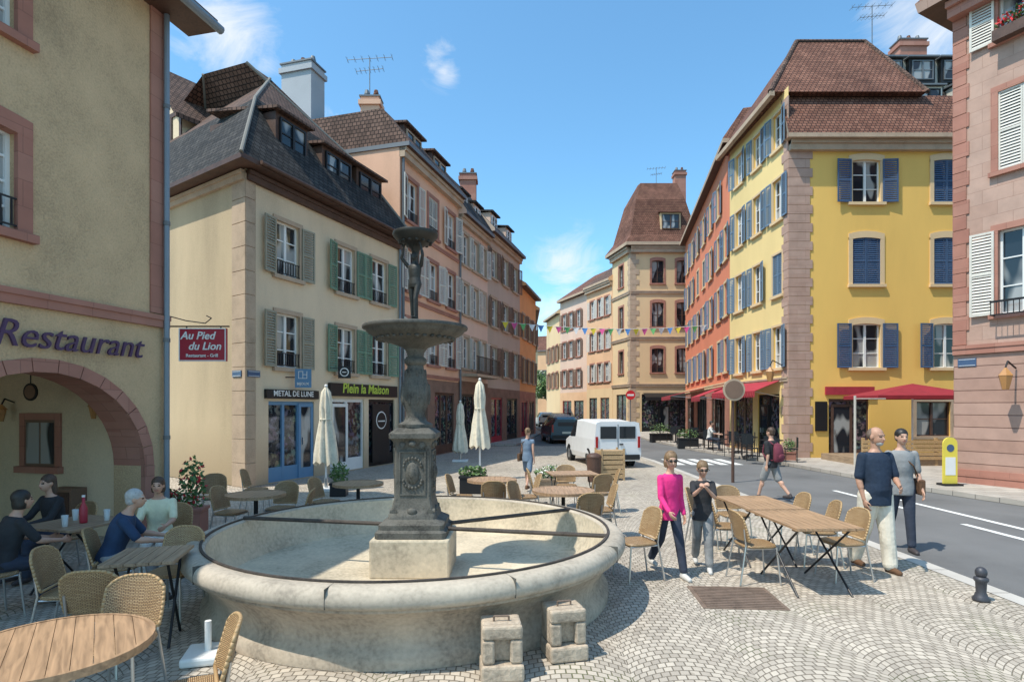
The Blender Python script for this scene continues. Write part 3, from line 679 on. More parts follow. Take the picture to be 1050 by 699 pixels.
fl=[W(1.9,z,.9,1.8,fm=M_wooddk,sm=M_redst,rows=2) for z in (4.7,8.3,11.7)]+[SH(.9,2.9,3.0,M_wooddk,panes=2)]
th,Ms,Ls=house('corner_house','tall beige corner house with red brown tiled mansard roof',F,14.7,M_beige,{0:fo,3:fl},
   rings=[(14.6,-.5,M_stone),(14.85,-.5,M_tileR),(15.6,.05,M_tileR),(18.6,.8,M_tileR),(20.3,[1.9,1.2,1.9,1.6],M_zinc)],base=M_beige,zb=3.6)
for i in (0,3):
    for z in (3.6,7.3,10.9): band(th,Ms[i],Ls[i],z,z+.22,M_stone,.08)
    band(th,Ms[i],Ls[i],14.1,14.58,M_stone,.25)
quoins(th,Ms[0],-.01,1,0,14.1,M_stone,.7,.45,.4); quoins(th,Ms[3],Ls[3]+.01,-1,0,14.1,M_stone,.5,.35,.4); quoins(th,Ms[0],Ls[0]-.4,-1,0,14.1,M_stone,.6,.4,.4)
dormer(th,Ms[0],3.2,.15,15.9,1.6,1.4,2.0,M_beige,M_tileR,fm=M_wooddk); chimney(th,14.0,49,17,21.6,.9,.8,M_redst,2,F[0])
b=MB(Ms[0]); b.add([(1.0,-.02,3.1),(4.9,-.02,3.1),(4.9,-.9,2.75),(1.0,-.9,2.75)],[(0,1,2,3)],M_dark); b.box(1.0,4.9,-.91,-.9,2.5,2.75,M_dark); b.obj('awning',th)
antenna(12.2,49.5,20.2,2.0)
Rr=[(13.05,44),(10.2,27.42),(15.8,27.42),(18.5,44)]
ro=[]
for u in (1.6,4.1,6.6,9.1,11.6,14.1,16.0):
    for z in (3.7,6.4,9.1,11.7):
        if u>15.5 and z>11: continue
        ro.append(W(u,z,.85,1.6,sm=M_beige,sh=M_blue2,rows=3,sw=.1,closed=random.random()<.2))
ro+=[SH(.8,4.6,2.6,M_wooddk,panes=4,door=(2.0,2.9)),SH(6,10,2.6,M_dark,panes=4),SH(11.5,15.6,2.6,M_wooddk,panes=4,door=(13.2,14.1))]
th,Ms,Ls=house('town_house','long red orange town house with grey blue shutters',Rr,14.3,M_red,{0:ro},
   rings=[(14.2,-.4,M_stone),(14.4,-.4,M_tileR),(16.4,.8,M_tileR),(17.4,2.4,M_tileR)],base=M_redst,zb=3.0)
def awning(th,M,u0,u1,z,mat,out=1.3,drop=.45,txt=None):
    b=MB(M); b.add([(u0,-.03,z),(u1,-.03,z),(u1,-out,z-drop),(u0,-out,z-drop),(u0,-.03,z+.02),(u1,-.03,z+.02),(u1,-out,z-drop+.02),(u0,-out,z-drop+.02)],[(0,3,2,1),(4,5,6,7),(3,7,6,2),(0,4,7,3),(1,2,6,5)],mat)
    n=int((u1-u0)/.2)
    for i in range(n):
        x0=u0+(u1-u0)*i/n;x1=u0+(u1-u0)*(i+1)/n
        b.add([(x0,-out-.003,z-drop),(x1,-out-.003,z-drop),(x1-.02,-out-.003,z-drop-.2),((x0+x1)/2,-out-.003,z-drop-.25),(x0+.02,-out-.003,z-drop-.2)],[(0,1,2,3,4)],mat)
    for x in (u0+.1,u1-.1): b.cyl((x,-.03,z-.6),(x,-out,z-drop),.015,M_alu,n=6)
    b.obj('awning',th)
awning(th,Ms[0],3.0,9.5,3.1,M_redcl,2.0)
awning(th,Ms[0],12.6,15.8,2.95,M_redcl,1.2)
band(th,Ms[0],Ls[0],3.0,3.2,M_beige,.06)
Yp=[(10.2,27.4),(10.3,21.8),(17.0,21.8),(17.0,27.4)]
yo=[]
for u in (1.1,2.95,4.75):
    for z in (3.5,6.3,9.2,11.95):
        yo.append(W(u,z,.78,1.6 if z<11 else 1.4,sm=M_beige,sh=M_blue2,rows=3,sw=.08,closed=(z==6.3 and u==4.75)))
yo+=[SH(.5,2.5,2.5,M_brsh,panes=2),SH(3.0,4.9,2.5,M_dark,panes=2,door=(3.1,3.9))]
yr=[W(2.9,3.45,1.05,1.65,sm=M_beige,sh=M_blue,rows=3,arch=.1),W(2.9,6.55,1.05,1.75,sm=M_beige,sh=M_blue,closed=True,arch=.1),W(2.9,9.6,1.05,1.6,sm=M_beige,sh=M_blue,rows=3,arch=.1),
    W(5.9,3.45,1.0,1.65,sm=M_beige,sh=M_blue,rows=3,arch=.1),W(5.9,6.55,1.0,1.75,sm=M_beige,sh=M_blue,closed=True,arch=.1),W(5.9,9.6,1.0,1.6,sm=M_beige,sh=M_blue,closed=True,arch=.1),
    SH(1.5,3.0,2.3,M_wooddk,panes=2,door=(1.6,2.4)),W(5.4,.9,1.3,1.3,fm=M_wooddk,sm=M_stone,rows=2)]
th,Ms,Ls=house('corner_house','tall yellow corner house with blue shutters and red tiled roof',Yp,[13.95,12.06,12.06,12.06],M_yell,{0:yo,1:yr},
   rings=None,base=None)
Ly=Ls[0]
wallobj=[c for c in th.children if c.name.startswith('wall')][0]
me=wallobj.data; me.materials.append(M_yelsun); k2=len(me.materials)-1
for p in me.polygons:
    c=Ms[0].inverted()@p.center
    if abs(c.y)<.21 and 0<=c.x<=Ly+.01 and abs(p.normal.x)>.9 : p.material_index=k2  # street-side wall takes the yellow with sunlight painted in
b=MB(Tr(-Yp[0][0],-Yp[0][1],0)); XR=17.3; XT=15.7
b.quad((10.1,21.35,12.0),(XR,21.35,12.0),(XR,22.5,13.95),(10.3,22.5,13.95),M_tileR)
b.quad((10.1,21.35,11.85),(XR,21.35,11.85),(XR,21.35,12.0),(10.1,21.35,12.0),M_stone)
b.quad((10.1,21.35,11.85),(XR,21.35,11.85),(XR,21.8,11.9),(10.1,21.8,11.9),M_stone)
b.quad((10.1,21.35,12.0),(10.3,22.5,13.95),(10.3,21.8,13.4),(10.25,21.7,11.9),M_stone)
b.quad((XR,21.35,12.0),(XR,27.8,12.0),(XR,27.8,13.95),(XR,22.5,13.95),M_tileR)
b.quad((XT-.3,22.5,13.94),(XR,22.5,13.94),(XR,27.8,13.94),(XT-.3,27.8,13.94),M_tileB)
T=[(9.75,22.1,13.9),(XT,22.1,13.9),(XT,27.8,13.9),(9.75,27.8,13.9),(12.0,24.7,17.4),(14.9,24.7,17.4)]
b.add(T,[(0,1,5,4),(3,4,5,2),(0,4,3),(1,2,5),(0,3,2,1)],M_tileR)
b.box(9.72,9.9,22.05,27.9,13.72,13.9,M_stone)
for a_,b_ in ((0,4),(1,5),(4,5)): b.cyl(T[a_],T[b_],.09,M_tileB,n=8)
b.obj('roof',th)
band(th,Ms[1],Ls[1],11.5,11.86,M_stone,.2); 
quoins(th,Ms[1],-.01,1,0,11.5,M_pinkst,.9,.8,.34); quoins(th,Ms[0],Ly+.01,-1,0,13.6,M_pinkst,.5,.34,.34)
band(th,Ms[0],Ls[0],2.95,3.12,M_stone,.06); awning(th,Ms[0],.4,5.0,3.0,M_redcl,1.0,.4)
b=MB(Ms[1]); b.box(1.35,3.15,-.1,-.01,2.45,2.75,M_redcl); b.obj('sign_board',th)
b=MB(Ms[1]); b.box(.98,1.42,-.06,-.01,1.1,2.2,M_dark); b.obj('menu_board',th)
b=MB(Ms[0]); b.tube([(Ly-.2,-.03,3.5),(Ly-.2,-.5,3.75),(Ly-.2,-.6,3.55)],.02,M_dark); b.lathe([(.08,2.95),(.16,3.3),(.17,3.32),(.02,3.5)],M_lant,n=6,c=(Ly-.2,-.6,0),cap=True); b.obj('wall_lantern',th)
th,Ms,Ls=house('town_house','tall grey house with slate mansard roof behind the yellow one',[(17.4,29),(25,29),(25,36),(17.4,36)],16.2,M_grey,{},
   rings=[(16.1,-.3,M_zinc),(16.25,-.3,M_slate),(18.1,.5,M_whsh),(19.7,.52,M_zinc),(20.0,3.3,M_zinc)])
for u in (1.4,3.2,5.0): dormer(th,Ms[0],u,-.1,16.5,1.3,1.3,2,M_whsh,M_zinc,fm=M_dark)
for u in (1.5,3.1,4.7): dormer(th,Ms[0],u,.25,18.2,1.3,1.2,1,M_dark,M_zinc,fm=M_zinc,pitch=.1)
chimney(th,21.0,31,18,21.2,1.4,.8,M_redst,3,(17.4,29))
antenna(17.6,28.6,17.6,4.0,1.3)
Rp=[(11.17,14.8),(14.35,8.55),(20,11.5),(16.8,17.7)]
rr=[]
for u in (1.42,3.9,6.0):
    rr+= [W(u,4.2,.95,2.0,sm=M_redst,sh=M_whsh,rows=3,arch=.0),W(u,7.6,.95,1.9,sm=M_redst,sh=M_whsh,rows=3,closed=(u<2)),W(u,10.7,.95,1.2,sm=M_redst,sh=M_whsh,rows=2)]
rr+=[{'r':(2.0,3.1,.02,2.5),'fn':lambda th,M:window(th,M,2.55,.02,1.1,2.48,fm=M_wooddk,sm=M_redst,rows=3,sill=False)}]
th,Ms,Ls=house('sandstone_house','pink sandstone house with white louvred shutters',Rp,12.2,M_pinkst,{0:rr},
   rings=[(12.1,-.55,M_pinkst),(12.35,-.6,M_tileR),(16,2.8,M_tileR)],base=M_rust,zb=3.3)
band(th,Ms[0],Ls[0],3.3,3.52,M_redst,.06); band(th,Ms[0],Ls[0],11.7,12.08,M_redst,.3); band(th,Ms[0],Ls[0],.02,.45,M_redst,.05,'plinth')
quoins(th,Ms[0],-.012,1,3.54,11.7,M_redst,.36,.30,.36)
b=MB(Ms[0]); b.box(.9,1.95,-.3,-.28,4.45,4.5,M_dark); b.box(.9,1.95,-.3,-.28,4.15,4.18,M_dark)
for i in range(10): x=.92+1.0*i/9; b.box(x-.008,x+.008,-.295,-.285,4.18,4.45,M_dark)
for x in (.9,1.93): b.box(x,x+.02,-.28,-.03,4.15,4.18,M_dark)
b.obj('railing',th)
b=MB(Ms[0]); foliage(b,(1.42,-.2,11.0),(.5,.15,.25),260,M_leaf,.05,M_flow); b.box(.95,1.9,-.32,-.12,10.6,10.85,M_wooddk); b.obj('flower_box',th)
b=MB(Ms[0]); b.box(.1,.5,-.02,-.003,3.0,3.2,M_blue); b.box(.12,.48,-.023,-.021,3.02,3.03,M_white); b.box(.12,.48,-.023,-.021,3.17,3.18,M_white); b.obj('street_nameplate',th)
b=MB(Ms[0]); b.tube([(1.3,-.03,2.9),(1.3,-.4,3.05),(1.3,-.5,2.9)],.02,M_dark); b.lathe([(.07,2.4),(.14,2.7),(.15,2.72),(.02,2.9)],M_lant,n=6,c=(1.3,-.5,0),cap=True); b.obj('wall_lantern',th)

# ---------------------------------------------------------------- ground
def sheet(name,pts,z,mat,h=0):
    b=MB()
    if h: 
        n=len(pts); b.add([(x,y,z) for x,y in pts]+[(x,y,z+h) for x,y in pts],[tuple(range(n,2*n))]+[(i,(i+1)%n,n+(i+1)%n,n+i) for i in range(n)],mat)
    else: b.add([(x,y,z) for x,y in pts],[tuple(range(len(pts)))],mat)
    o=b.obj(name); o['kind']='structure'; return o
sheet('ground',[(-600,-300),(600,-300),(600,900),(-600,900)],-.012,M_earth)
sheet('square_paving',[(-30,-8),(5.15,-8),(5.15,24),(4.4,30),(-4,30),(-30,24)],-.004,M_cob)
sheet('road',[(5.36,-8),(14,-8),(13.4,3),(11,9),(9.7,14),(9.3,20),(8.3,26),(8.0,34),(8.6,44),(7.2,50),(3.5,64),(3.0,100),(1.4,100),(2.0,60),(2.2,44),(1.2,36),(.2,30.02),(4.4,30.02),(5.15,24.02),(5.36,22)],-.002,M_asph)
sheet('kerb_strip',[(5.15,-8),(5.36,-8),(5.36,22),(5.15,24)],.001,M_kerb)
sheet('pavement',[(9.7,14),(11,9),(13.4,3),(18,3),(18,24),(10.3,24),(12,46),(8.6,44),(8.0,34),(8.3,26),(9.3,20)],-.01,M_slab,.12)
sheet('pavement',[(-4.2,30),(.2,30.02),(1.2,36),(2.2,44),(2.0,60),(-2,60)],-.01,M_slab,.1)
for x0,x1,ys in ((8.3,8.42,[(-2,12.8)]),(7.65,7.77,[(-2,1),(2.4,5.4),(6.8,10.0),(11.4,14)])):
    for y0,y1 in ys: sheet('road_marking',[(x0+.03,y0),(x1+.03,y0),(x1,y1),(x0,y1)],.003,M_line)
for i in range(5): sheet('road_marking',[(5.7+i*.5,20.2),(6.0+i*.5,20.2),(6.0+i*.5,22.4),(5.7+i*.5,22.4)],.003,M_line)

M_rustm=mk('rusty_cast_iron',(.20,.14,.105),.8,.3,6,.4,60,metal=.2)
dr=thing('drain_cover','rusty square cast iron drain cover in the setts','drain cover',(2.35,6.15,0),R(-4)); b=MB(); b.box(-.42,.42,-.36,.36,-.02,.004,M_rustm)
for i in range(13): b.box(-.38,.38,-.33+i*.052,-.30+i*.052,.004,.012,M_rustm)
b.obj('grating',dr)

# ---------------------------------------------------------------- people
def remesh(mb,name,voxel,smooth=2,parent=None):
    me=mb.mesh('tmp'); o=bpy.data.objects.new('tmp',me); COL.objects.link(o)
    r=o.modifiers.new('r','REMESH'); r.mode='VOXEL'; r.voxel_size=voxel; r.use_smooth_shade=True
    if smooth: s=o.modifiers.new('s','SMOOTH'); s.factor=.5; s.iterations=smooth
    bpy.context.view_layer.update(); dg=bpy.context.evaluated_depsgraph_get()
    m2=bpy.data.meshes.new_from_object(o.evaluated_get(dg)); m2.name=name
    bpy.data.objects.remove(o); m2.materials.clear()
    for m in mb.mats: m2.materials.append(m)
    m2.polygons.foreach_set('use_smooth',[True]*len(m2.polygons)); m2.polygons.foreach_set('material_index',[0]*len(m2.polygons))
    return m2
M_eye=flat('eye_dark',(.02,.015,.012),.2); M_lip=flat('lips',(.42,.15,.12),.5)
def skinm(n,c): return mk(n,c,.55,.06,8,.05,80)
SKIN=skinm('skin',(.52,.30,.21)); SKINT=skinm('tanned_skin',(.44,.24,.16)); 
def fabric(n,c):
    m=mk(n,c,.9,.22,4,.9,9,dist=.035); return m
HAIRS={'brown':mk('brown_hair',(.07,.04,.025),.6,.4,20,.5,60),'dark':mk('dark_hair',(.02,.015,.012),.5,.4,20,.5,60),'white':mk('grey_hair',(.42,.41,.39),.7,.2,20,.5,60),'blond':mk('light_brown_hair',(.20,.12,.06),.6,.4,20,.5,60),'stubble':mk('greying_brown_hair',(.14,.10,.075),.8,.4,20,.5,60)}
def person(label,loc,rz,h,legs=((5,5),(-10,10)),arms=((5,8,15,5),(-5,8,5,5)),lean=0,head=(0,0),seat=None,skin=SKIN,top=None,sleeve=.55,bottom=None,leglen=1.0,shoe=None,hair='brown',style='short',bw=1.0,vox=.008,topname='shirt',botname='trousers',curl=(35,35),loose=0.0,mono=None,belly=0,hem=-.13,beard=None,name='person',cat='person',parent=None,extra=None,legloose=None,hs=1.0):
    k=h/1.755; th=parent or thing(name,label,cat,loc,rz)
    TH=.42;SHN=.42
    def leg(a,kb,sx):
        a=R(a);c=a-R(kb); p1=V((0,-math.sin(a)*TH,-math.cos(a)*TH)); p2=p1+V((0,-math.sin(c)*SHN,-math.cos(c)*SHN)); return p1,p2,c
    LG=[leg(*legs[0],1),leg(*legs[1],-1)]
    hz=.08+.02+max(-l[1].z for l in LG) if seat is None else seat/k+.085
    pel=V((0,0,hz)); Rt=Matrix.Translation(pel)@Matrix.Rotation(R(lean),4,'X')
    X={}
    for i,sx in enumerate((1,-1)):
        hp=pel+V((sx*.088*bw,0,-.02)); X['hip',i]=hp; X['knee',i]=hp+LG[i][0]; X['ank',i]=hp+LG[i][1]+V((sx*.01,0,0))
        p,q,fp,fq=[R(v) for v in arms[i]]
        s=Rt@V((sx*.168*bw,0,.452)); X['sh',i]=s
        X['el',i]=s+V((sx*math.sin(q),-math.sin(p)*math.cos(q),-math.cos(p)*math.cos(q)))*.275
        fd=V((sx*math.sin(fq),-math.sin(fp)*math.cos(fq),-math.cos(fp)*math.cos(fq))); X['fd',i]=fd
        X['wr',i]=X['el',i]+fd*.25
    hc=Rt@V((0,-.02,.70)); HM=Matrix.Translation(hc)@Matrix.Rotation(R(head[0]),4,'Z')@Matrix.Rotation(R(head[1]),4,'X')@Matrix.Scale(hs,4)
    SK=Matrix.Scale(k,4)
    tors=[(-.11,.14,.10),(-.02,.165,.115),(.06,.152,.108),(.14,.138,.098),(.26,.15,.112),(.36,.163,.112),(.43,.168,.098),(.475,.14,.082),(.51,.085,.062),(.545,.055,.052)]
    b=MB(SK); sk=mono or skin
    b.rings([(0,0,z,rx*bw,ry*bw+ (belly*.6 if z<.3 else 0)) for z,rx,ry in tors],sk,T=Rt)
    b.cap(Rt@V((0,0,.5)),.052,HM@V((0,.015,-.06)),.05,sk)
    for i in (0,1):
        b.cap(X['sh',i],.047*bw,X['el',i],.035*bw,sk); b.cap(X['el',i],.034*bw,X['wr',i],.024,sk)
        b.cap(X['el',i]+X['fd',i]*.03,.037*bw,X['el',i]+X['fd',i]*.1,.035*bw,sk)
        b.cap(X['hip',i],.082*bw,X['knee',i],.053,sk); b.cap(X['knee',i],.05,X['ank',i],.034,sk)
        mid=X['knee',i].lerp(X['ank',i],.28); b.sph(mid+V((0,.012,0)),(.05,.055,.08),sk)
        a=X['ank',i]
        b.cap(a+V((0,.03,-.045)),.032,a+V((0,-.13,-.055)),.026,sk)
        f=X['fd',i].normalized(); sx=(1,-1)[i]
        fwd=V((0,-1,0)) if abs(f.y)<.8 else V((0,0,1))
        ac=(fwd-f*fwd.dot(f)).normalized(); nrm=V((-sx,0,0)); nrm=(nrm-f*nrm.dot(f)-ac*nrm.dot(ac)).normalized()
        if nrm.length<.1: nrm=f.cross(ac)
        w=X['wr',i]; HMx=Matrix(((ac.x,nrm.x,f.x,w.x),(ac.y,nrm.y,f.y,w.y),(ac.z,nrm.z,f.z,w.z),(0,0,0,1)))
        b.sph((0,0,.045),(.038,.017,.052),sk,T=HMx)
        cu=R(curl[i])
        for j,ln in enumerate((.068,.076,.070,.055)):
            r0=HMx@V((.029-.0195*j,0,.08)); d1=(HMx.to_3x3()@V((.05*(1.5-j),math.sin(cu*.5),math.cos(cu*.5)))).normalized(); d2=(HMx.to_3x3()@V((0,math.sin(cu*1.3),math.cos(cu*1.3)))).normalized()
            m1=r0+d1*ln*.5; b.cap(r0,.0088,m1,.0082,sk,n=8); b.cap(m1,.0082,m1+d2*ln*.5,.007,sk,n=8)
        r0=HMx@V((.03,.004,.03)); m1=HMx@V((.056,.012,.062)); b.cap(r0,.012,m1,.0095,sk,n=8); b.cap(m1,.0095,HMx@V((.058,.022,.09)),.008,sk,n=8)
    for c,r in (((0,.012,.02),(.074,.092,.095)),((0,-.018,-.025),(.062,.074,.085)),((0,-.034,-.07),(.042,.048,.04)),((.0,-.07,.022),(.05,.02,.016))): b.sph(c,r,sk,nu=18,nv=12,T=HM)
    b.cap(HM@V((0,-.088,.002)),.008,HM@V((0,-.104,-.03)),.013,sk,n=8)
    for s in (1,-1): b.sph((s*.074,.01,-.01),(.010,.02,.031),sk,T=HM)
    b.sph((0,-.086,-.058),(.022,.009,.010),sk,T=HM)
    me=remesh(b,'body',vox,2)
    if not mono:
        hm=HAIRS.get(hair,HAIRS['brown'])
        for m in (M_eye,M_lip,hm): me.materials.append(m)
        inv=(SK@HM).inverted()
        for p in me.polygons:
            c=inv@p.center
            if c.y<-.05 and c.length<.16:
                if abs(abs(c.x)-.030)<.013 and abs(c.z-.002)<.0065: p.material_index=1
                elif abs(c.x)<.022 and abs(c.z+.060)<.0065: p.material_index=2
                elif abs(abs(c.x)-.031)<.018 and abs(c.z-.026)<.005: p.material_index=3
    child_mesh('body',me,th,Matrix())
    if mono: return th
    for i in (0,1):
        b=MB(SK); a=X['ank',i]
        b.cap(a+V((0,.03,-.045)),.045,a+V((0,-.06,-.05)),.042,shoe); b.cap(a+V((0,-.06,-.05)),.042,a+V((0,-.145,-.06)),.034,shoe); b.cap(a+V((0,.02,-.045)),.044,a+V((0,.01,.0)),.042,shoe)
        child_mesh('shoe',remesh(b,'shoe',vox*1.3,1),th,Matrix())
    if top:
        b=MB(SK); g=.012+loose; ga=.010+loose*.5
        rr=[(0,0,hem,.165*bw+g,.118*bw+g+belly*.5)]+[(0,-(belly*.4 if z<.3 else 0),z,rx*bw+g,ry*bw+g+(belly*.8 if .0<z<.25 else 0)) for z,rx,ry in tors if z>hem+.03 and z<.52]
        b.rings(rr,top,T=Rt)
        for i in (0,1):
            e=X['sh',i].lerp(X['el',i],min(1,sleeve*2)) if sleeve<=.5 else X['el',i]
            b.cap(X['sh',i],.047*bw+ga,e,.038*bw+ga+(.005 if sleeve<=.5 else 0),top)
            if sleeve>.5: b.cap(X['el',i],.036*bw+ga,X['el',i].lerp(X['wr',i],(sleeve-.5)*2),.026+ga*.8,top)
        child_mesh(topname,remesh(b,topname,vox*1.2,3),th,Matrix())
    if bottom:
        b=MB(SK); g=.012+(loose if legloose is None else legloose)
        b.rings([(0,0,z,rx*bw+g*.8,ry*bw+g*.8) for z,rx,ry in tors[:3]],bottom,T=Rt)
        for i in (0,1):
            if leglen<=.5: b.cap(X['hip',i],.084*bw+g,X['hip',i].lerp(X['knee',i],leglen*2),.062+g*1.5,bottom)
            else:
                b.cap(X['hip',i],.084*bw+g,X['knee',i],.056+g,bottom); b.cap(X['knee',i],.055+g,X['knee',i].lerp(X['ank',i],(leglen-.5)*2-.03),.042+g*1.2,bottom)
        child_mesh(botname,remesh(b,botname,vox*1.2,3),th,Matrix())
    if style!='bald':
        b=MB(SK@HM)
        if style=='receding': b.sph((0,.040,.022),(.0775,.076,.083),hm,nu=20,nv=14)
        else: b.sph((0,.020,.036),(.083,.097,.090),hm,nu=20,nv=14)
        if style=='long': b.rings([(0,.05,.04,.08,.06),(0,.06,-.05,.082,.055),(0,.07,-.14,.08,.04),(0,.075,-.2,.055,.025)],hm); 
        if style=='bob': b.rings([(0,.035,.04,.086,.07),(0,.035,-.05,.09,.068),(0,.035,-.1,.08,.06)],hm)
        if style=='tail': b.cap((0,.11,.06),.028,(0,.16,-.08),.018,hm)
        if style=='short': b.sph((0,.045,-.02),(.074,.066,.06),hm)
        child_mesh('hair',remesh(b,'hair',vox,1),th,Matrix())
    if beard:
        b=MB(SK@HM); b.sph((0,-.036,-.075),(.046,.051,.038),HAIRS[beard]); child_mesh('beard',remesh(b,'beard',vox,1),th,Matrix())
    if extra: extra(th,SK,HM,Rt,X)
    return th
M_pinkT=fabric('bright_pink_knit',(.72,.03,.20)); M_jean=fabric('dark_denim',(.03,.038,.06)); M_black=fabric('black_cloth',(.025,.025,.028)); M_navy=fabric('navy_cotton',(.012,.025,.05))
M_khak=fabric('pale_khaki_cloth',(.68,.61,.50)); M_greyT=fabric('grey_cloth',(.24,.24,.24)); M_blueT=fabric('dark_blue_cloth',(.02,.045,.10)); M_whiteT=fabric('white_cloth',(.66,.64,.60)); M_mint=fabric('pale_yellow_cloth',(.66,.64,.46)); M_ldenim=fabric('light_denim_cloth',(.16,.22,.30))
M_brown=fabric('brown_leather',(.12,.06,.03)); M_shoe=flat('white_shoe',(.55,.53,.5),.6); M_shoed=flat('dark_shoe',(.05,.04,.04),.6)
def sunglass(th,SK,HM,Rt,X):
    b=MB(SK@HM)
    for s in (1,-1):
        b.sph((s*.032,-.094,.003),(.024,.008,.018),M_eye)
        if s>0: b.box(.055,.078,-.09,.0,.004,.010,M_eye)
        else: b.box(-.078,-.055,-.09,.0,.004,.010,M_eye)
    b.box(-.012,.012,-.10,-.094,.003,.008,M_eye); b.obj('sunglasses',th,smooth=True)
def backpack(mat):
    def f(th,SK,HM,Rt,X):
        b=MB(SK@Rt); b.rings([(0,.19,.02,.12,.07),(0,.2,.06,.145,.10),(0,.19,.3,.14,.095),(0,.17,.42,.11,.06),(0,.16,.45,.06,.03)],mat); b.sph((0,.27,.13),(.10,.05,.09),mat)
        o=b.obj('backpack',th,smooth=True)
        for s in (1,-1): c=MB(SK@Rt); c.tube([(s*.1,.13,.42),(s*.11,.02,.50),(s*.115,-.11,.40),(s*.13,-.13,.2),(s*.15,0,.08),(s*.11,.12,.05)],.016,mat); c.obj('strap',th)
    return f
def shoulderbag(mat):
    def f(th,SK,HM,Rt,X):
        b=MB(SK@Rt); b.box(.19,.27,-.12,.14,-.12,.10,mat); b.obj('shoulder_bag',th,bevel=.02)
        c=MB(SK@Rt); c.tube([(.22,.02,.10),(.13,.09,.40),(-.06,.06,.52),(-.06,-.07,.48),(.10,-.13,.30),(.22,-.04,.10)],.010,mat); c.obj('strap',th)
    return f
person('girl in bright pink long sleeved top and dark jeans walking',(1.88,7.0,0),R(14),1.50,legs=((20,6),(-16,22)),arms=((-6,7,16,3),(16,8,48,-6)),lean=3,head=(-12,6),top=M_pinkT,sleeve=.98,bottom=M_jean,leglen=.97,shoe=M_shoe,hair='blond',style='bob',bw=.86,vox=.007,hs=1.06,extra=sunglass)
person('child in black shirt and grey trousers holding hands to mouth',(2.36,7.25,0),R(-12),1.34,legs=((16,6),(-12,18)),arms=((50,2,142,-34),(58,2,134,-28)),head=(8,12),top=M_black,sleeve=.4,bottom=M_greyT,leglen=.95,shoe=M_shoe,hair='blond',style='short',bw=.88,vox=.007,curl=(70,70),loose=.008,hs=1.12,extra=sunglass)
person('balding bearded man in navy tee shirt and pale khaki trousers',(4.47,7.2,0),R(8),1.76,legs=((10,4),(-10,12)),arms=((12,10,70,-28),(-2,9,14,-6)),head=(14,3),top=M_navy,sleeve=.42,bottom=M_khak,leglen=1.0,shoe=M_brown,hair='stubble',style='receding',beard='white',skin=SKINT,bw=1.04,vox=.007,belly=.035,loose=.006,legloose=.022)
person('dark haired person in dark tee shirt carrying a brown shoulder bag',(5.42,8.15,0),R(-10),1.70,legs=((8,3),(-12,12)),arms=((5,8,20,5),(-6,8,8,4)),top=M_greyT,sleeve=.42,bottom=M_jean,leglen=.98,shoe=M_shoed,hair='dark',style='short',vox=.009,extra=shoulderbag(M_brown))
person('man in dark tee shirt and shorts walking with a backpack',(5.58,12.6,0),R(-150),1.60,legs=((22,6),(-18,24)),arms=((-14,6,5,5),(16,6,35,5)),top=M_black,sleeve=.42,bottom=M_greyT,leglen=.46,shoe=M_shoed,hair='brown',style='short',vox=.010,extra=backpack(fabric('maroon_cloth',(.16,.03,.05))),loose=.006)
person('woman in sleeveless light denim dress with ponytail and shoulder bag',(.38,14.2,0),R(160),1.52,legs=((18,4),(-16,18)),arms=((14,6,25,5),(-14,6,5,5)),top=M_ldenim,sleeve=.1,bottom=M_ldenim,leglen=.42,shoe=M_brown,hair='blond',style='tail',vox=.010,bw=.9,topname='dress',extra=shoulderbag(M_brown))
SEATARM=((35,8,80,-12),(35,8,80,-12))
person('seated person in black clothes with dark hair at a cafe table',(-4.88,5.6,0),R(150),1.5,legs=((82,80),(84,76)),arms=SEATARM,lean=14,seat=.44,top=M_black,sleeve=.42,bottom=M_jean,shoe=M_shoed,hair='dark',style='bob',vox=.009,hem=-.06)
person('seated grey haired man in dark blue shirt at cafe table',(-4.02,5.85,0),R(115),1.5,legs=((82,80),(84,76)),arms=SEATARM,lean=20,seat=.44,top=M_blueT,sleeve=.42,bottom=M_greyT,shoe=M_shoed,hair='white',style='short',vox=.009,hem=-.06,bw=1.08)
person('seated brown haired woman in pale yellow top at cafe table',(-4.15,6.9,0),R(20),1.48,legs=((82,80),(84,76)),arms=SEATARM,lean=10,seat=.44,top=M_mint,sleeve=.42,bottom=M_whiteT,shoe=M_shoed,hair='brown',style='bob',vox=.009,hem=-.06)
person('seated person in dark jacket under the arcade',(-5.45,7.0,0),R(-20),1.5,legs=((82,80),(84,76)),arms=SEATARM,lean=8,seat=.44,top=M_black,sleeve=.98,bottom=M_jean,shoe=M_shoed,hair='brown',style='long',vox=.010,hem=-.06)
person('seated person in white shirt on a far terrace',(8.6,25.5,0.11),R(60),1.62,legs=((82,80),(84,76)),arms=SEATARM,lean=8,seat=.46,top=M_whiteT,sleeve=.42,bottom=M_jean,shoe=M_shoed,hair='dark',style='short',vox=.014,hem=-.06)

# ---------------------------------------------------------------- fountain
FX,FY=-1.08,6.55
fo=thing('fountain','round stone fountain with carved pedestal, bowl and statue','fountain',(FX,FY,0))
b=MB(); b.lathe([(2.1,0),(2.13,.0),(2.13,.09),(2.09,.13),(2.06,.17),(2.06,.24),(2.09,.32),(2.15,.40),(2.21,.455),(2.24,.475),(2.24,.50)],M_basin,n=128); o=b.obj('basin_wall',fo); autosmooth(o,50)
b=MB(); b.lathe([(2.24,.50),(2.265,.505),(2.292,.523),(2.305,.552),(2.305,.592),(2.292,.625),(2.268,.65),(2.235,.665),(2.2,.67),(2.12,.67),(2.095,.662),(2.085,.64)],M_rim,n=128)
o=b.obj('rim',fo); autosmooth(o,60)
b=MB(); b.lathe([(2.085,.645),(2.06,.36),(1.98,.22),(.01,.19)],M_inner,n=96); o=b.obj('basin_lining',fo); autosmooth(o,50)
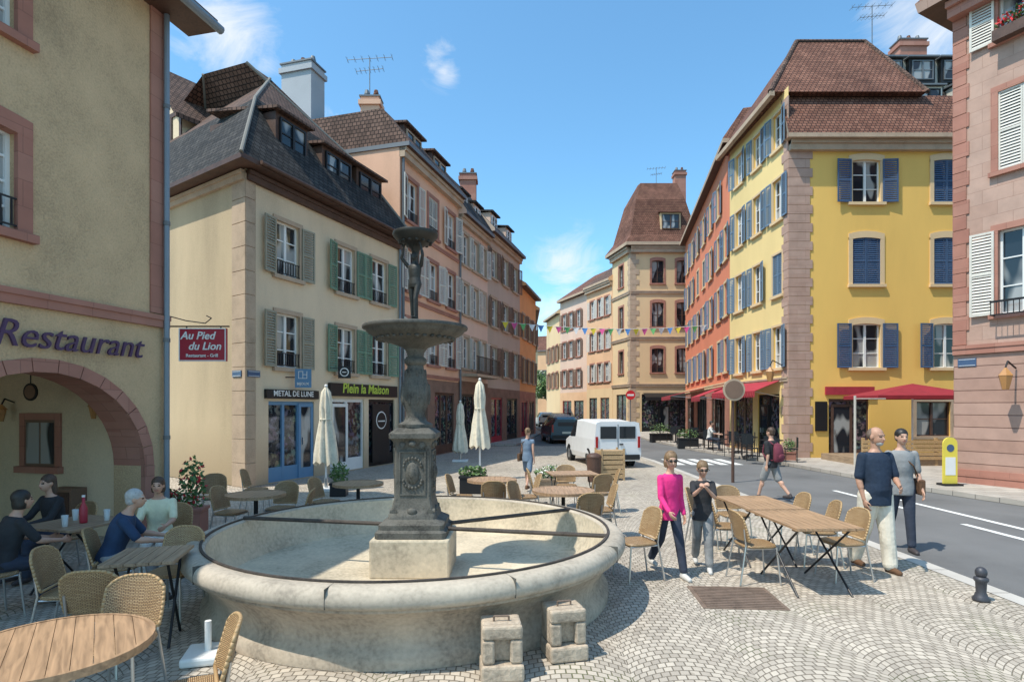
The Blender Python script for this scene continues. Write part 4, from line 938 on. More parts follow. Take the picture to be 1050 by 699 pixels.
b=MB(); b.lathe([(2.14,.672),(2.14,.686),(2.115,.686),(2.115,.672)],M_iron,n=96); b.obj('iron_band',fo)
for i in range(10):
    t=2*math.pi*(i+.3)/10; T=Matrix.Rotation(t,4,'Z'); b=MB()
    b.box(2.14,2.3062,-.002,.002,.52,.6705,M_cstone,T=T); b.obj('stone_joint',fo)
for a,z in ((R(170),.68),(R(-14),.66),(R(30),.66)):
    c,s_=math.cos(a),math.sin(a); b=MB(); b.cyl((.3*c,.3*s_,z),(2.12*c,2.12*s_,z+.01),.023,M_iron,n=8); b.obj('iron_bar',fo)
b=MB(); b.box(-.42,.42,-.42,.42,.19,.60,M_inner); b.obj('stone_base',fo,bevel=.02)
b=MB(Matrix.Diagonal((.9,.9,1,1)))
def sq(b,rs,mat):
    vs=[];fs=[]
    for r,z in rs:
        c=.10*r
        vs+= [(r-c,-r,z),(r,-r+c,z),(r,r-c,z),(r-c,r,z),(-r+c,r,z),(-r,r-c,z),(-r,-r+c,z),(-r+c,-r,z)]
    for k in range(len(rs)-1):
        for i in range(8): fs.append((k*8+i,k*8+(i+1)%8,(k+1)*8+(i+1)%8,(k+1)*8+i))
    fs.append(tuple(range((len(rs)-1)*8,len(rs)*8))); b.add(vs,fs,mat)
sq(b,[(.42,.602),(.42,.665),(.405,.67),(.385,.69),(.385,.74),(.33,.77),(.29,.79),(.28,.84),(.26,.86),(.25,.90)],M_cstone)
sq(b,[(.25,.90),(.235,.96),(.225,1.0),(.215,1.56),(.225,1.60),(.25,1.64),(.28,1.66),(.28,1.71),(.25,1.735),(.19,1.77)],M_cstone)
for i in range(4):
    T=Matrix.Rotation(i*math.pi/2,4,'Z'); y=-.222
    for x0,x1,z0,z1 in ((-.16,-.145,1.04,1.52),(.145,.16,1.04,1.52),(-.145,.145,1.04,1.055),(-.145,.145,1.505,1.52)): b.box(x0,x1,y-.012,y+.03,z0,z1,M_cstone,T=T)
    b.sph((0,y,1.28),(.08,.04,.12),M_cstone,T=T,nu=20,nv=12); b.sph((0,y-.018,1.28),(.048,.035,.075),M_cstone,T=T,nu=16,nv=10)
    for k in range(9):
        a_=math.pi*(k/8); b.sph((.11*math.cos(a_),y-.005,1.20-.08*math.sin(a_)),(.018,.02,.02),M_cstone,T=T,nu=8,nv=6)
        b.sph((.105*math.cos(a_),y-.002,1.36+.085*math.sin(a_)),(.015,.018,.018),M_cstone,T=T,nu=8,nv=6)
    for s in (1,-1):
        b.cyl(T@V((s*.215,-.27,.865)),T@V((s*.215,-.22,.865)),.035,M_cstone,n=14)
        b.cyl(T@V((s*.12,y-.025,1.585)),T@V((s*.12,y+.02,1.585)),.034,M_cstone,n=12)
    b.sph((0,-.26,.87),(.06,.03,.04),M_cstone,T=T); b.sph((0,y-.015,1.60),(.05,.035,.035),M_cstone,T=T)
o=b.obj('carved_pedestal',fo); autosmooth(o,40)
b=MB(); b.lathe([(.18,1.76),(.19,1.78),(.19,1.81),(.13,1.84),(.105,1.90),(.11,1.95),(.14,2.02),(.16,2.12),(.155,2.22),(.125,2.32),(.095,2.42),(.09,2.46),(.115,2.48),(.125,2.5),(.125,2.53),(.09,2.56),(.095,2.60),(.12,2.64)],M_cstone,n=28)
for i in range(10):
    t=i*math.pi/5; b.sph((.145*math.cos(t),.145*math.sin(t),2.14),(.026,.026,.12),M_cstone,nu=10,nv=8); b.sph((.108*math.cos(t),.108*math.sin(t),2.36),(.018,.018,.06),M_cstone,nu=8,nv=6)
o=b.obj('baluster',fo); autosmooth(o,50)
b=MB(); b.lathe([(.10,2.62),(.14,2.66),(.26,2.705),(.40,2.75),(.50,2.80),(.54,2.835),(.545,2.85),(.58,2.865),(.585,2.885),(.575,2.90),(.545,2.903),(.52,2.875),(.30,2.82),(.1,2.82)],M_cupst,n=56)
for i in range(32):
    t=i*math.pi/16; b.sph((.42*math.cos(t),.42*math.sin(t),2.755),(.028,.028,.02),M_cupst,nu=8,nv=5)
o=b.obj('lower_bowl',fo); autosmooth(o,50)
b=MB(); b.lathe([(.15,2.82),(.16,2.89),(.12,2.93),(.10,2.97)],M_bronze,n=20,cap=True); 
b.lathe([(.03,2.97),(.028,3.3),(.035,3.70),(.05,3.755),(.10,3.80),(.20,3.85),(.245,3.90),(.255,3.92),(.25,3.94),(.2,3.92),(.05,3.89)],M_bronze,n=32)
for i in range(14):
    t=i*math.pi/7; b.sph((.17*math.cos(t),.17*math.sin(t),3.833),(.022,.022,.018),M_bronze,nu=8,nv=5)
o=b.obj('upper_bowl',fo); autosmooth(o,50)
pe=thing('tmp','x','x'); person('x',(0,0,0),0,.76,legs=((18,14),(-2,2)),arms=((160,22,178,-12),(150,28,170,-22)),mono=M_bronze,parent=pe,vox=.005,bw=1.15)
c=pe.children[0]; c.name='statue'; c.parent=fo; c.matrix_local=Tr(0,-.05,2.96)@Matrix.Rotation(R(-25),4,'Z'); bpy.data.objects.remove(pe)
def block(x,y,rz):
    th=thing('stone_block','weathered sandstone block with square hole and iron ring','stone block',(x,y,0),rz,'stone blocks beside the fountain')
    b=MB(); b.box(-.17,.17,-.16,.16,0,.13,M_block); b.obj('foot',th,bevel=.02)
    b=MB(); b.box(-.16,.16,-.06,.16,.132,.43,M_block); b.box(-.16,-.06,-.13,-.062,.132,.32,M_block); b.box(.06,.16,-.13,-.062,.132,.32,M_block); b.box(-.16,.16,-.13,-.062,.323,.43,M_block); b.obj('upright',th,bevel=.02)
    b=MB(); b.tube([(-.06,.0,.42),(-.06,0,.47),(.06,0,.47),(.06,0,.42)],.008,M_rustm); b.obj('ring',th)
    th.scale=(.93,.93,.93)
block(-.08,4.38,R(6)); block(.42,4.72,R(14))

# ---------------------------------------------------------------- cafe furniture
def chair_template():
    th=thing('cafe_chair','woven tan cafe chair with aluminium legs','chair',(0,-50,0),0,'cafe chairs on the terrace')
    b=MB()
    n=28
    def se(t,a,bq): c,s_=math.cos(t),math.sin(t); return (a*abs(c)**.55*(1 if c>0 else -1),bq*abs(s_)**.55*(1 if s_>0 else -1))
    P=[se(2*math.pi*i/n,.205,.205) for i in range(n)]
    b.add([(x,y,.435) for x,y in P]+[(x*1.02,y*1.02,.45) for x,y in P]+[(x*.97,y*.97,.465) for x,y in P],
      [tuple(range(n))[::-1],tuple(range(2*n,3*n))]+[(i,(i+1)%n,n+(i+1)%n,n+i) for i in range(n)]+[(n+i,n+(i+1)%n,2*n+(i+1)%n,2*n+i) for i in range(n)],M_wick)
    b.obj('seat',th)
    b=MB(); nu,nv=12,8; g=[]
    for layer in (0,.018):
        for j in range(nv+1):
            for i in range(nu+1):
                u=2*i/nu-1; v=j/nv
                top=.34*(1-.22*abs(u)**3.5); x=.195*u*(1+.05*math.sin(v*3)); y=.20+.075*v-.055*u*u+layer; z=.51+top*v
                g.append((x,y,z))
    k=(nu+1)*(nv+1); fs=[]
    for j in range(nv):
        for i in range(nu):
            a=j*(nu+1)+i; fs.append((a,a+1,a+nu+2,a+nu+1)); fs.append((k+a,k+a+nu+1,k+a+nu+2,k+a+1))
    b.add(g,fs,M_wick)
    M_cane=flat('cane_edging',(.42,.27,.13),.5)
    rimp=[g[j*(nu+1)] for j in range(nv+1)]+[g[nv*(nu+1)+i] for i in range(nu+1)]+[g[j*(nu+1)+nu] for j in range(nv,-1,-1)]
    rimp=[(x,y+.009,z) for x,y,z in rimp]+[(rimp[0][0],rimp[0][1]+.009,rimp[0][2])]
    b.tube(rimp,.012,M_cane,n=7); b.obj('backrest',th,smooth=True)
    for sx in (1,-1):
        b=MB(); b.tube([(sx*.175,-.18,.44),(sx*.20,-.22,0)],.011,M_alu); b.obj('leg',th)
        b=MB(); b.tube([(sx*.175,.215,.66),(sx*.17,.19,.46),(sx*.20,.27,0)],.011,M_alu); b.obj('leg',th)
    b=MB(); b.tube([(-.175,-.17,.425),(.175,-.17,.425),(.17,.18,.425),(-.17,.18,.425),(-.175,-.17,.425)],.010,M_alu)
    b.obj('seat_frame',th)
    return th
CH=chair_template()
def round_table(loc,r=.45,rz=0,lab='round slatted wooden cafe table with metal foot'):
    th=thing('cafe_table',lab,'table',loc,rz,'cafe tables on the terrace'); b=MB()
    n=int(2*r/.085)
    for i in range(n):
        x0=-r+2*r*i/n+.0015; x1=-r+2*r*(i+1)/n-.0015
        e0=math.sqrt(max(0,r*r-x0*x0));e1=math.sqrt(max(0,r*r-x1*x1)); xmid=(x0+x1)/2; em=math.sqrt(r*r-xmid*xmid)
        vs=[(x0,-e0,0),(xmid,-em,0),(x1,-e1,0),(x1,e1,0),(xmid,em,0),(x0,e0,0)]
        b.add([(x,y,.715) for x,y,z in vs]+[(x,y,.74) for x,y,z in vs],[(0,5,4,3,2,1),(6,7,8,9,10,11)]+[(q,(q+1)%6,6+(q+1)%6,6+q) for q in range(6)],M_wood)
    b.lathe([(r-.01,.70),(r+.012,.70),(r+.012,.743),(r-.01,.743)],M_wood,n=40); b.obj('table_top',th)
    b=MB(); b.cyl((0,0,.03),(0,0,.70),.03,M_dark,n=12); b.lathe([(.01,.0),(.24,.0),(.24,.02),(.04,.05)],M_dark,n=24)
    for i in range(4):
        t=i*math.pi/2+.4; b.cyl((0,0,.69),(r*.7*math.cos(t),r*.7*math.sin(t),.70),.014,M_dark,n=6)
    b.obj('table_base',th); return th
def rect_table(loc,w,d,rz=0,mat=None,lab='rectangular slatted wooden table with folding metal legs'):
    th=thing('cafe_table',lab,'table',loc,rz,'cafe tables on the terrace'); b=MB(); n=int(w/.09); mat=mat or M_wood
    for i in range(n):
        x0=-w/2+w*i/n+.003;x1=-w/2+w*(i+1)/n-.003; b.box(x0,x1,-d/2,d/2,.718,.742,mat)
    for y in (-d/2+.08,d/2-.14): b.box(-w/2+.02,w/2-.02,y,y+.06,.695,.716,mat)
    b.obj('table_top',th)
    for sx in (1,-1):
        for s in (1,-1):
            b=MB(); b.tube([(sx*(w/2-.08),s*(d/2-.12),.70),(sx*(w/2-.08+.012*s),-s*(d/2-.1),.0)],.012,M_dark); b.obj('leg',th)
    return th
def ch(x,y,a,lab=None): return copy_thing(CH,(x,y,0),R(a+random.uniform(-6,6)),lab,.95)
round_table((-2.44,3.1,0),.46,R(35))
for x,y,a in ((-1.78,3.2,-62),(-2.62,3.9,12),(-3.2,3.2,100)): ch(x,y,a)
rect_table((-3.1,5.0,0),.55,.6,R(14),M_wood2); ch(-3.15,4.5,190); ch(-3.25,5.6,5); ch(-3.75,5.0,95)
rect_table((-4.75,6.4,0),.75,.75,R(-15),M_wood2); 
for x,y,a in ((-4.92,5.5,150),(-3.92,5.8,115),(-4.1,7.02,20),(-5.4,7.12,-20)): ch(x,y,a)
round_table((-3.72,8.5,0),.40); 
for x,y,a in ((-3.15,8.5,-85),(-4.2,8.75,80),(-3.6,9.1,0)): ch(x,y,a)
round_table((-2.55,9.7,0),.40)
for x,y,a in ((-2.0,9.75,-85),(-3.1,9.75,80)): ch(x,y,a)
round_table((-.35,10.2,0),.42)
for x,y,a in ((.25,10.3,-85),(-.9,10.3,85),(-.3,9.65,180)): ch(x,y,a)
round_table((.78,8.9,0),.46)
for x,y,a in ((1.35,9.0,-85),(.2,9.3,60),(1.05,8.35,195)): ch(x,y,a)
rect_table((1.15,11.2,0),.9,.7,R(8)); 
for x,y,a in ((1.8,11.2,-90),(.55,11.3,85),(1.1,11.75,0),(1.55,10.65,200)): ch(x,y,a)
ch(1.46,6.85,-75)
rect_table((3.28,6.6,0),.72,1.1,R(2)); rect_table((3.25,7.75,0),.72,1.1,R(2))
for x,y,a in ((2.80,6.75,88),(2.84,7.75,88),(3.86,6.85,-82),(3.88,7.45,-95),(3.82,8.1,-88),(3.25,8.6,0),(2.8,8.5,60)): ch(x,y,a)
for x,y,a in ((-5.2,10.2,30),(-4.9,11.2,100)): ch(x,y,a)
for o in list(CH.children)+[CH]: bpy.data.objects.remove(o)

bt=thing('bottle','red bottle on the cafe table','bottle',(-4.65,6.35,.743)); b=MB(); b.lathe([(.035,0),(.038,.02),(.038,.16),(.015,.22),(.014,.28)],M_signred,n=14,cap=True); b.obj('bottle_body',bt,smooth=True); b=MB(); b.cyl((0,0,.28),(0,0,.30),.016,M_white); b.obj('bottle_cap',bt)
M_gl=flat('drinking_glass',(.5,.52,.5),.1)
for x,y in ((-4.85,6.5),(-4.7,6.15),(-4.5,6.5)):
    g=thing('drinking_glass','small drinking glass on the cafe table','glass',(x,y,.743),0,'glasses on the table'); b=MB(); b.lathe([(.025,0),(.033,.12),(.031,.12),(.023,.01),(.001,.01)],M_gl,n=14); b.obj('glass_body',g,smooth=True)

def parasol(x,y,h,lab='closed cream parasol on a concrete base'):
    th=thing('closed_parasol',lab,'parasol',(x,y,0),0,'closed parasols on the square'); b=MB(); b.cyl((0,0,0),(0,0,h),.025,M_white,n=10); b.sph((0,0,h),.04,M_white); b.obj('pole',th)
    b=MB(); b.box(-.28,.28,-.28,.28,0,.07,M_white); b.cyl((0,0,.07),(0,0,.3),.04,M_alu); b.obj('base',th,bevel=.01)
    b=MB(); n=32; vs=[];fs=[]; rs=[(.02,h-.02),(.09,h-.15),(.13,h-.5),(.12,h-.8),(.18,h-1.2),(.23,h-1.6),(.24,h-1.85)]
    for r,z in rs:
        for i in range(n):
            t=2*math.pi*i/n; q=r*(1+.28*math.cos(8*t+z*2)); vs.append((q*math.cos(t),q*math.sin(t),z+ (.06*math.cos(8*t) if z<h-1.5 else 0)))
    for k in range(len(rs)-1):
        for i in range(n): fs.append((k*n+i,k*n+(i+1)%n,(k+1)*n+(i+1)%n,(k+1)*n+i))
    b.add(vs,fs,M_cloth); b.cyl((0,0,h-.82),(0,0,h-.78),.145,M_cloth,n=16); b.obj('canopy',th,smooth=True)
parasol(-4.45,14.0,2.5); parasol(-.88,16.0,2.75); parasol(-1.9,21.5,2.2)
th=thing('parasol_base','white concrete parasol base with short steel tube','parasol base',(-2.42,4.66,0),R(15)); b=MB(); b.box(-.17,.17,-.17,.17,0,.07,M_white); b.obj('base',th,bevel=.02); b=MB(); b.cyl((0,0,.07),(0,0,.30),.025,M_white); b.obj('tube',th)

def planter(x,y,w,d,h,lab,mat,fl=None,name='planter',fr=.3,ph=.35):
    th=thing(name,lab,'plant pot',(x,y,0),random.uniform(-.2,.2)); b=MB(); b.box(-w/2,w/2,-d/2,d/2,0,h,mat); b.box(-w/2-.02,w/2+.02,-d/2-.02,d/2+.02,h-.05,h+.004,mat); b.obj('pot',th,bevel=.008)
    b=MB(); foliage(b,(0,0,h+ph*.5),(w*.6,d*.6,ph*.7),320,M_leaf,.04,M_leafl)
    if fl: foliage(b,(0,0,h+ph*.6),(w*.62,d*.62,ph*.7),70,fl,.035)
    b.obj('foliage',th)
planter(-5.1,9.35,.35,.35,.4,'red flowering plant in a pot beside the restaurant corner',M_redst,M_flow,ph=.7)
planter(-3.9,13.2,.35,.35,.3,'green shrub in a dark pot on the square',M_dark,ph=.4); planter(-5.6,9.6,.3,.3,.3,'small red flowering plant in a pot',M_dark,M_flow,ph=.3)
planter(.9,13.2,.7,.4,.4,'low green plants in a wooden trough',M_wood2,M_flow2,ph=.25); planter(-.9,13.6,.6,.3,.4,'green plants in a dark trough',M_dark,ph=.2)
planter(-2.2,13.6,.5,.3,.5,'flowering plant in a dark trough',M_dark,M_flow2,ph=.3)
M_pine=mkwood('pale_pine_wood',(.50,.33,.17))
th=thing('wooden_planter_box','pale wooden slatted box standing beside the van','wooden box',(2.7,16.2,0),R(10)); b=MB()
for i in range(6): b.box(-.33,.33,-.28,.28,.05+i*.13,.05+i*.13+.105,M_pine)
for sx in (-.34,.29):
    for sy in (-.29,.24): b.box(sx,sx+.05,sy,sy+.05,0,.86,M_pine)
b.obj('crate_body',th)
th=thing('waste_bin','small brown waste bin with rounded lid','bin',(2.2,15.7,0)); b=MB(); b.lathe([(.17,0),(.2,.62),(.21,.65)],M_wooddk,n=20,cap=True); b.obj('bin_body',th,smooth=False); b=MB(); b.sph((0,0,.65),(.21,.21,.12),M_wooddk); b.obj('lid',th,smooth=True)

th=thing('bollard','short dark iron bollard with ball top beside the road','bollard',(4.85,6.05,0)); b=MB(); M_boll=flat('dark_grey_cast_iron',(.06,.06,.07),.5,.3); b.lathe([(.075,0),(.08,.02),(.06,.05),(.045,.09),(.05,.19),(.065,.21),(.065,.235),(.04,.25)],M_boll,n=20,cap=True); b.obj('post',th,smooth=True); b=MB(); b.sph((0,0,.29),(.055,.055,.06),M_boll); b.obj('ball',th,smooth=True)
th=thing('road_sign','round road sign seen from behind on a brown post','road sign',(5.85,15.5,0)); b=MB(); b.cyl((0,0,0),(0,0,2.75),.04,M_wooddk,n=10); b.obj('post',th); b=MB(); b.cyl((0,-.06,2.45),(0,-.09,2.45),.29,M_stone,n=32); b.cyl((0,-.092,2.45),(0,-.10,2.45),.24,M_brsh,n=32); b.obj('disc',th)
th=thing('no_entry_sign','red and white no entry sign on a grey post','road sign',(9.0,44.5,0)); b=MB(); b.cyl((0,0,0),(0,0,3.2),.04,M_zinc); b.obj('post',th); b=MB(); b.cyl((0,-.05,2.9),(0,-.08,2.9),.36,flat('road_sign_red',(.6,.02,.03),.4),n=28); b.box(-.25,.25,-.09,-.081,2.83,2.97,M_white); b.obj('disc',th)
th=thing('notice_stand','yellow and white freestanding notice board on the pavement','sign',(10.55,14.1,.11)); b=MB()
M_ysign=flat('yellow_sign_paint',(.75,.60,.08),.5)
n=14; pl=[(-.17,0),(.17,0)]+[(.17*math.cos(math.pi*i/n),1.0+.16*math.sin(math.pi*i/n)) for i in range(n+1)]
b.prism(pl,-.02,.02,M_ysign); b.obj('panel',th); b=MB(); b.box(-.12,.12,-.026,-.021,.25,.68,M_white); b.cyl((0,-.026,.9),(0,-.021,.9),.09,M_blue,n=20)
b.obj('notice',th); b=MB(); b.box(-.22,.22,-.15,.15,-.0,.05,M_dark); b.obj('foot',th)

th=thing('wooden_terrace','wooden deck terrace with plank fence against the yellow house','terrace',(11.2,18.8,.11)); b=MB(); b.box(0,4.6,0,2.4,0,.22,M_wood2); b.obj('deck',th)
b=MB()
for i in range(5): b.box(1.4,4.6,-.05,-.01,.2+i*.13,.2+i*.13+.105,M_pine)
for x in (1.4,2.4,3.4,4.5): b.box(x,x+.08,-.01,.07,.0,.9,M_pine)
b.obj('fence',th)
b=MB()
for i in range(5): b.box(.05,.6,-.05,-.01,.2+i*.13,.2+i*.13+.105,M_pine)
b.box(.05,.13,-.01,.07,0,.9,M_pine); b.box(.52,.6,-.01,.07,0,.9,M_pine); b.obj('fence',th)
th=thing('red_parasol','open deep red parasol over the wooden terrace','parasol',(13.75,20.1,.3)); b=MB(); b.add([(-1.8,-1.0,2.08),(1.8,-1.0,2.08),(1.8,1.0,2.08),(-1.8,1.0,2.08),(0,0,2.5),(-1.8,-1.0,1.96),(1.8,-1.0,1.96),(1.8,1.0,1.96),(-1.8,1.0,1.96)],[(0,1,4),(1,2,4),(2,3,4),(3,0,4),(0,5,6,1),(1,6,7,2),(2,7,8,3),(3,8,5,0)],M_redcl2); b.obj('canopy',th); b=MB(); b.cyl((0,0,0),(0,0,2.48),.03,M_white); b.obj('pole',th)
th=thing('white_frame','white metal frame post at the terrace entrance','frame',(10.95,18.7,.11)); b=MB(); b.box(0,.05,0,.05,0,2.25,M_whsh); b.box(.05,1.0,0,.03,2.14,2.17,M_whsh); b.obj('frame_post',th)
def dark_set(x,y):
    th=thing('dark_cafe_table','black metal cafe table on the far terrace','table',(x,y,.11),0,'black tables on the far terrace'); b=MB(); b.lathe([(.01,.72),(.38,.72),(.38,.75),(.01,.75)],M_dark,n=20); b.obj('table_top',th); b=MB(); b.cyl((0,0,0),(0,0,.72),.03,M_dark); b.lathe([(.22,0),(.05,.04)],M_dark,n=12,cap=True); b.obj('table_base',th)
    for a in (0,90,180,270):
        t=R(a+20); c=thing('dark_cafe_chair','black metal cafe chair on the far terrace','chair',(x+.62*math.sin(t),y+.62*math.cos(t),.11),-t,'black chairs on the far terrace')
        b=MB(); b.box(-.2,.2,-.2,.2,.43,.46,M_dark); b.obj('seat',c); b=MB(); b.box(-.2,.2,.18,.205,.5,.85,M_dark); b.obj('backrest',c)
        for sx in (-.18,.18):
            for sy in (-.18,.18): b=MB(); b.cyl((sx,sy,0),(sx,sy,.45 if sy<0 else .52),.012,M_dark,n=6); b.obj('leg',c)
for x,y in ((9.0,20.3),(8.95,22.3),(9.2,24.3),(8.9,26.5),(9.0,29),(8.8,31.5)): dark_set(x,y)
planter(8.4,28,.9,.4,.5,'green hedge in a dark trough by the far terrace',M_dark,ph=.4); planter(8.4,33,1.2,.4,.5,'green hedge in a dark trough by the terrace',M_dark,ph=.5); planter(9.9,20.9,.35,.35,.4,'small green shrub in a clay pot',M_redst,ph=.4)

th=thing('bunting','string of colourful triangular pennants across the street','bunting',(-.6,31.5,6.6))
A=V((0,0,0));Bq=V((11.6,1.5,.0)); n=24; pts=[]
for i in range(n+1):
    t=i/n; p=A.lerp(Bq,t); p.z-=1.0*4*t*(1-t)*.3; pts.append(p)
b=MB(); b.tube(pts,.012,M_white,n=5); b.obj('string',th)
pc=[flat('pennant_'+c,v,.7) for c,v in (('yellow',(.75,.60,.05)),('pink',(.70,.10,.30)),('green',(.15,.45,.15)),('white',(.75,.75,.75)),('blue',(.08,.25,.6)))]
for i in range(n):
    p=pts[i].lerp(pts[i+1],.5); b=MB(); m=pc[i%5]; b.add([(p.x-.17,p.y,p.z),(p.x+.17,p.y,p.z),(p.x,p.y+random.uniform(-.08,.08),p.z-.38)],[(0,1,2)],m); b.obj('pennant',th)

# ---------------------------------------------------------------- vehicles
M_tail=flat('tail_light',(.35,.01,.01),.2); M_plate=flat('number_plate',(.6,.6,.5),.5); M_cg=mk('car_glass',(.02,.025,.03),.05,.05,1,0)
def vehicle(name,label,cat,loc,rz,paint,st,L,wheelr=.31,rear='hatch',tyres=(.8,-.8)):
    th=thing(name,label,cat,loc,rz,'vehicles parked along the street'); b=MB(); vs=[]
    for s6 in st:
        y,zb,bz,rz_,w,wr=s6[:6]
        vs+=[(-w*.94,y,zb),(-w,y,zb+.22),(-w*.985,y,bz),(-wr,y,rz_-.04),(-wr*.8,y,rz_),(wr*.8,y,rz_),(wr,y,rz_-.04),(w*.985,y,bz),(w,y,zb+.22),(w*.94,y,zb)]
    m=10; bf=[];gf=[]
    for k in range(len(st)-1):
        for i in range(m):
            j=(i+1)%m; f=(k*m+i,k*m+j,(k+1)*m+j,(k+1)*m+i)
            cab=st[k][3]-st[k][2]>.25 and st[k+1][3]-st[k+1][2]>.25
            scr=(st[k][3]-st[k][2]>.25)!=(st[k+1][3]-st[k+1][2]>.25)
            if (cab and i in (2,6)) and not (len(st[k])>6): gf.append(f)
            elif scr and i in (3,4,5,2,6): gf.append(f)
            else: bf.append(f)
    bf.append(tuple(range(m))); bf.append(tuple(range((len(st)-1)*m,len(st)*m)))
    b.add(vs,bf,paint); b.add(vs,gf,M_cg); o=b.obj('body',th,bevel=.03); 
    r0=st[0]
    y=r0[0]-.012
    if len(r0)>6:
        for s in (1,-1): b=MB(); b.box(min(s*.06,s*r0[5]*.85),max(s*.06,s*r0[5]*.85),y-.01,y+.02,r0[2]+.05,r0[3]-.14,M_cg); b.obj('rear_window',th)
        b=MB(); b.box(-.008,.008,y-.004,y+.02,.5,r0[3]-.06,M_dark); b.obj('door_seam',th)
        b=MB(); b.box(.06,.2,y-.03,y,.82,.87,M_dark); b.obj('handle',th)
    else: b=MB(); b.box(-r0[5]*.8,r0[5]*.8,y-.01,y+.02,r0[2]+.05,r0[3]-.12,M_cg); b.obj('rear_window',th)
    for s in (1,-1): b=MB(); x=s*r0[4]*.93; b.box(x-.045,x+.045,y-.02,y+.05,r0[2]-.28,r0[2]+.12,M_tail); b.obj('tail_light',th)
    b=MB(); b.box(-r0[4]*.95,r0[4]*.95,y-.07,y+.04,.3,.48,M_dark); b.obj('bumper',th,bevel=.02)
    b=MB(); b.box(-.26,.26,y-.035,y+.0,.56,.67,M_plate); b.obj('number_plate',th)
    for s in (1,-1):
        for yy in tyres:
            b=MB(); x=s*(r0[4]-.1); b.cyl((x-.1,yy,wheelr),(x+.1,yy,wheelr),wheelr,M_rubber,n=24); o=b.obj('tyre',th)
            b=MB(); b.cyl((x+s*.095,yy,wheelr),(x+s*.11,yy,wheelr),wheelr*.62,M_alu,n=18); b.obj('rim',th)
            b=MB(); x2=s*(r0[4]+.005); b.cyl((x2-.02*s,yy,wheelr+.01),(x2+.004*s,yy,wheelr+.01),wheelr*1.13,M_dark,n=24); b.obj('wheel_arch',th)
    return th
M_vw=flat('white_car_paint',(.72,.73,.74),.25)
van=[(-2.2,.28,1.0,1.62,.88,.80,1),(-.6,.25,1.02,1.70,.90,.80,1),(.35,.25,1.02,1.70,.90,.80),(.9,.25,1.0,1.64,.90,.76),(1.35,.25,1.0,1.06,.88,.80),(2.0,.3,.85,.9,.84,.72),(2.2,.35,.7,.74,.74,.6)]
vn=vehicle('parked_van','white delivery van with dark rear windows parked on the street','van',(3.12,21.0,0),R(10),M_vw,van,4.4,tyres=(-1.35,1.35)); vn.scale=(.88,.88,.92)
hb=[(-2.0,.28,.92,1.30,.84,.62),(-1.5,.25,.95,1.46,.87,.62),(.2,.25,.95,1.47,.88,.62),(.95,.25,.93,.97,.88,.74),(1.8,.3,.78,.82,.82,.68),(2.05,.35,.6,.64,.72,.55)]
for c,x,y,a,lab in (((.025,.07,.10),2.75,33.5,6,'dark teal hatchback parked along the street'),((.10,.11,.12),3.1,39.5,6,'grey hatchback parked along the street'),((.25,.27,.28),3.5,45,5,'silver hatchback parked along the street'),((.02,.02,.025),4.0,51,0,'black hatchback down the street'),((.5,.5,.5),3.4,60,3,'pale grey hatchback far down the street')):
    vehicle('parked_car',lab,'car',(x,y,0),R(a),mk('car_paint_%s'%lab.split()[0]+lab.split()[1],c,.25,.03,1,0),hb,4.1,tyres=(-1.25,1.25))
def tree(x,y,h,lab):
    th=thing('tree',lab,'tree',(x,y,0)); b=MB(); b.cyl((0,0,0),(0,0,h*.5),.16,M_bark,r1=.1); 
    for i in range(6):
        t=i*1.05; b.cyl((0,0,h*.4),(math.cos(t)*h*.2,math.sin(t)*h*.2,h*.72),.07,M_bark,r1=.02,n=6)
    b.obj('trunk',th); b=MB()
    for i in range(16):
        c=(random.uniform(-1,1)*h*.2,random.uniform(-1,1)*h*.2,h*random.uniform(.45,.92)); foliage(b,c,(h*.12,h*.12,h*.1),110,M_leaf,.16,M_leafl)
    b.obj('crown',th)
tree(5.4,78,8.0,'small green street tree at the end of the street'); tree(4.4,72,6.5,'small green tree at the end of the street')
antenna(-6.2,25.5,14.0,3.2,1.3)

# ---------------------------------------------------------------- light, sky, camera
az=V((-.87,-.49,0)).normalized(); el=R(61)
sd=V((az.x*math.cos(el),az.y*math.cos(el),math.sin(el)))
L=bpy.data.lights.new('sun','SUN'); L.energy=5.0; L.angle=R(.5); L.color=(1,.94,.83)
so=bpy.data.objects.new('sun',L); COL.objects.link(so); so.rotation_euler=sd.to_track_quat('Z','Y').to_euler()
w=bpy.data.worlds.new('World'); S.world=w; w.use_nodes=True; n=w.node_tree; bg=n.nodes['Background']
sky=n.nodes.new('ShaderNodeTexSky'); sky.sky_type='NISHITA'; sky.sun_disc=False; sky.sun_elevation=el; sky.sun_rotation=math.atan2(az.x,az.y)%(2*math.pi); sky.air_density=1.0; sky.dust_density=.8; sky.ozone_density=1.5
tc=N(n,'ShaderNodeTexCoord'); nrm=N(n,'ShaderNodeVectorMath',operation='NORMALIZE'); n.links.new(tc.outputs['Generated'],nrm.inputs[0])
mask=None
def mth(op,a,b=None,clamp=False):
    x=N(n,'ShaderNodeMath',operation=op); x.use_clamp=clamp
    for i,q in enumerate((a,b)):
        if q is None: continue
        if isinstance(q,(int,float)): x.inputs[i].default_value=q
        else: n.links.new(q,x.inputs[i])
    return x.outputs[0]
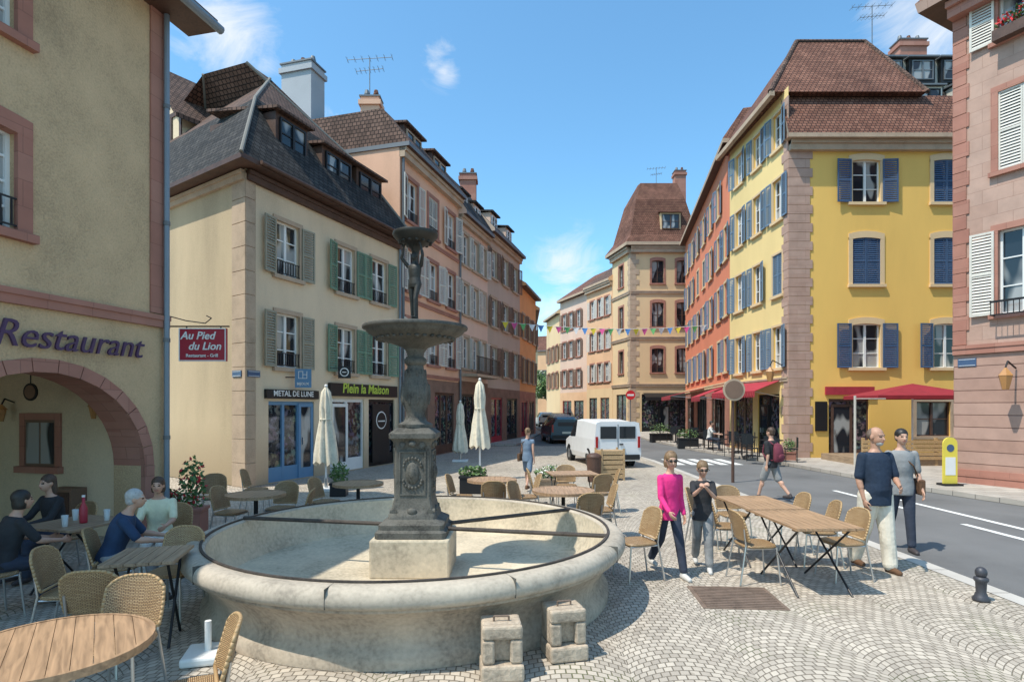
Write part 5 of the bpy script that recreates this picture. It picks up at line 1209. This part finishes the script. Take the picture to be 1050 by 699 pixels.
for d,rad,am in (((-.50,1,.66),.11,.9),((-.42,1,.58),.05,.6),((-.13,1,.60),.05,.8),((-.115,1,.57),.035,.8),((-.30,1,.5),.05,.5),((.10,1,.24),.09,.85),((.06,1,.16),.08,.7),((.70,1,.66),.11,.9),((-.22,1,.45),.06,.6),((.62,1,.68),.05,.6),((-.9,1,.5),.3,.9),((1.3,1,.5),.3,.9),((.5,-1,.5),.5,.9),((-.7,-1,.5),.5,.9),((.8,-.6,.6),.4,.9)):
    v=V(d).normalized(); dn=N(n,'ShaderNodeVectorMath',operation='DISTANCE'); n.links.new(nrm.outputs[0],dn.inputs[0]); dn.inputs[1].default_value=v
    q=mth('MULTIPLY',mth('SUBTRACT',1.0,mth('DIVIDE',dn.outputs['Value'],rad),True),am)
    mask=q if mask is None else mth('MAXIMUM',mask,q)
no=N(n,'ShaderNodeTexNoise',Scale=9.0,Detail=9.0,Roughness=.66,Distortion=.8); mp=N(n,'ShaderNodeMapping'); mp.inputs['Scale'].default_value=(1,1,1.8); mp.inputs['Rotation'].default_value=(.3,.5,0); n.links.new(nrm.outputs[0],mp.inputs[0]); n.links.new(mp.outputs[0],no.inputs['Vector'])
f=mth('MULTIPLY',mth('SUBTRACT',mth('ADD',no.outputs[0],mth('MULTIPLY',mask,.5)),.66),2.2,True)
f=mth('MULTIPLY',f,mth('MULTIPLY',mask,2.0,True),True)
gr=N(n,'ShaderNodeMixRGB',blend_type='MULTIPLY'); gr.inputs[0].default_value=1; n.links.new(sky.outputs[0],gr.inputs[1]); gr.inputs[2].default_value=(1.2,1.82,1.92,1)
mx=N(n,'ShaderNodeMixRGB'); n.links.new(f,mx.inputs[0]); n.links.new(gr.outputs[0],mx.inputs[1]); mx.inputs[2].default_value=(7.2,7.4,7.6,1)
n.links.new(mx.outputs[0],bg.inputs[0]); bg.inputs[1].default_value=.14
cam=bpy.data.cameras.new('camera'); co=bpy.data.objects.new('camera',cam); COL.objects.link(co); co.location=(0,0,2.0); co.rotation_euler=(R(90),0,0)
cam.sensor_width=36; cam.lens=600/1050*36; cam.shift_y=67.5/1050; cam.clip_end=2000; cam.clip_start=.05
S.camera=co
S.view_settings.view_transform='Standard'; S.view_settings.look='None'; S.view_settings.exposure=0
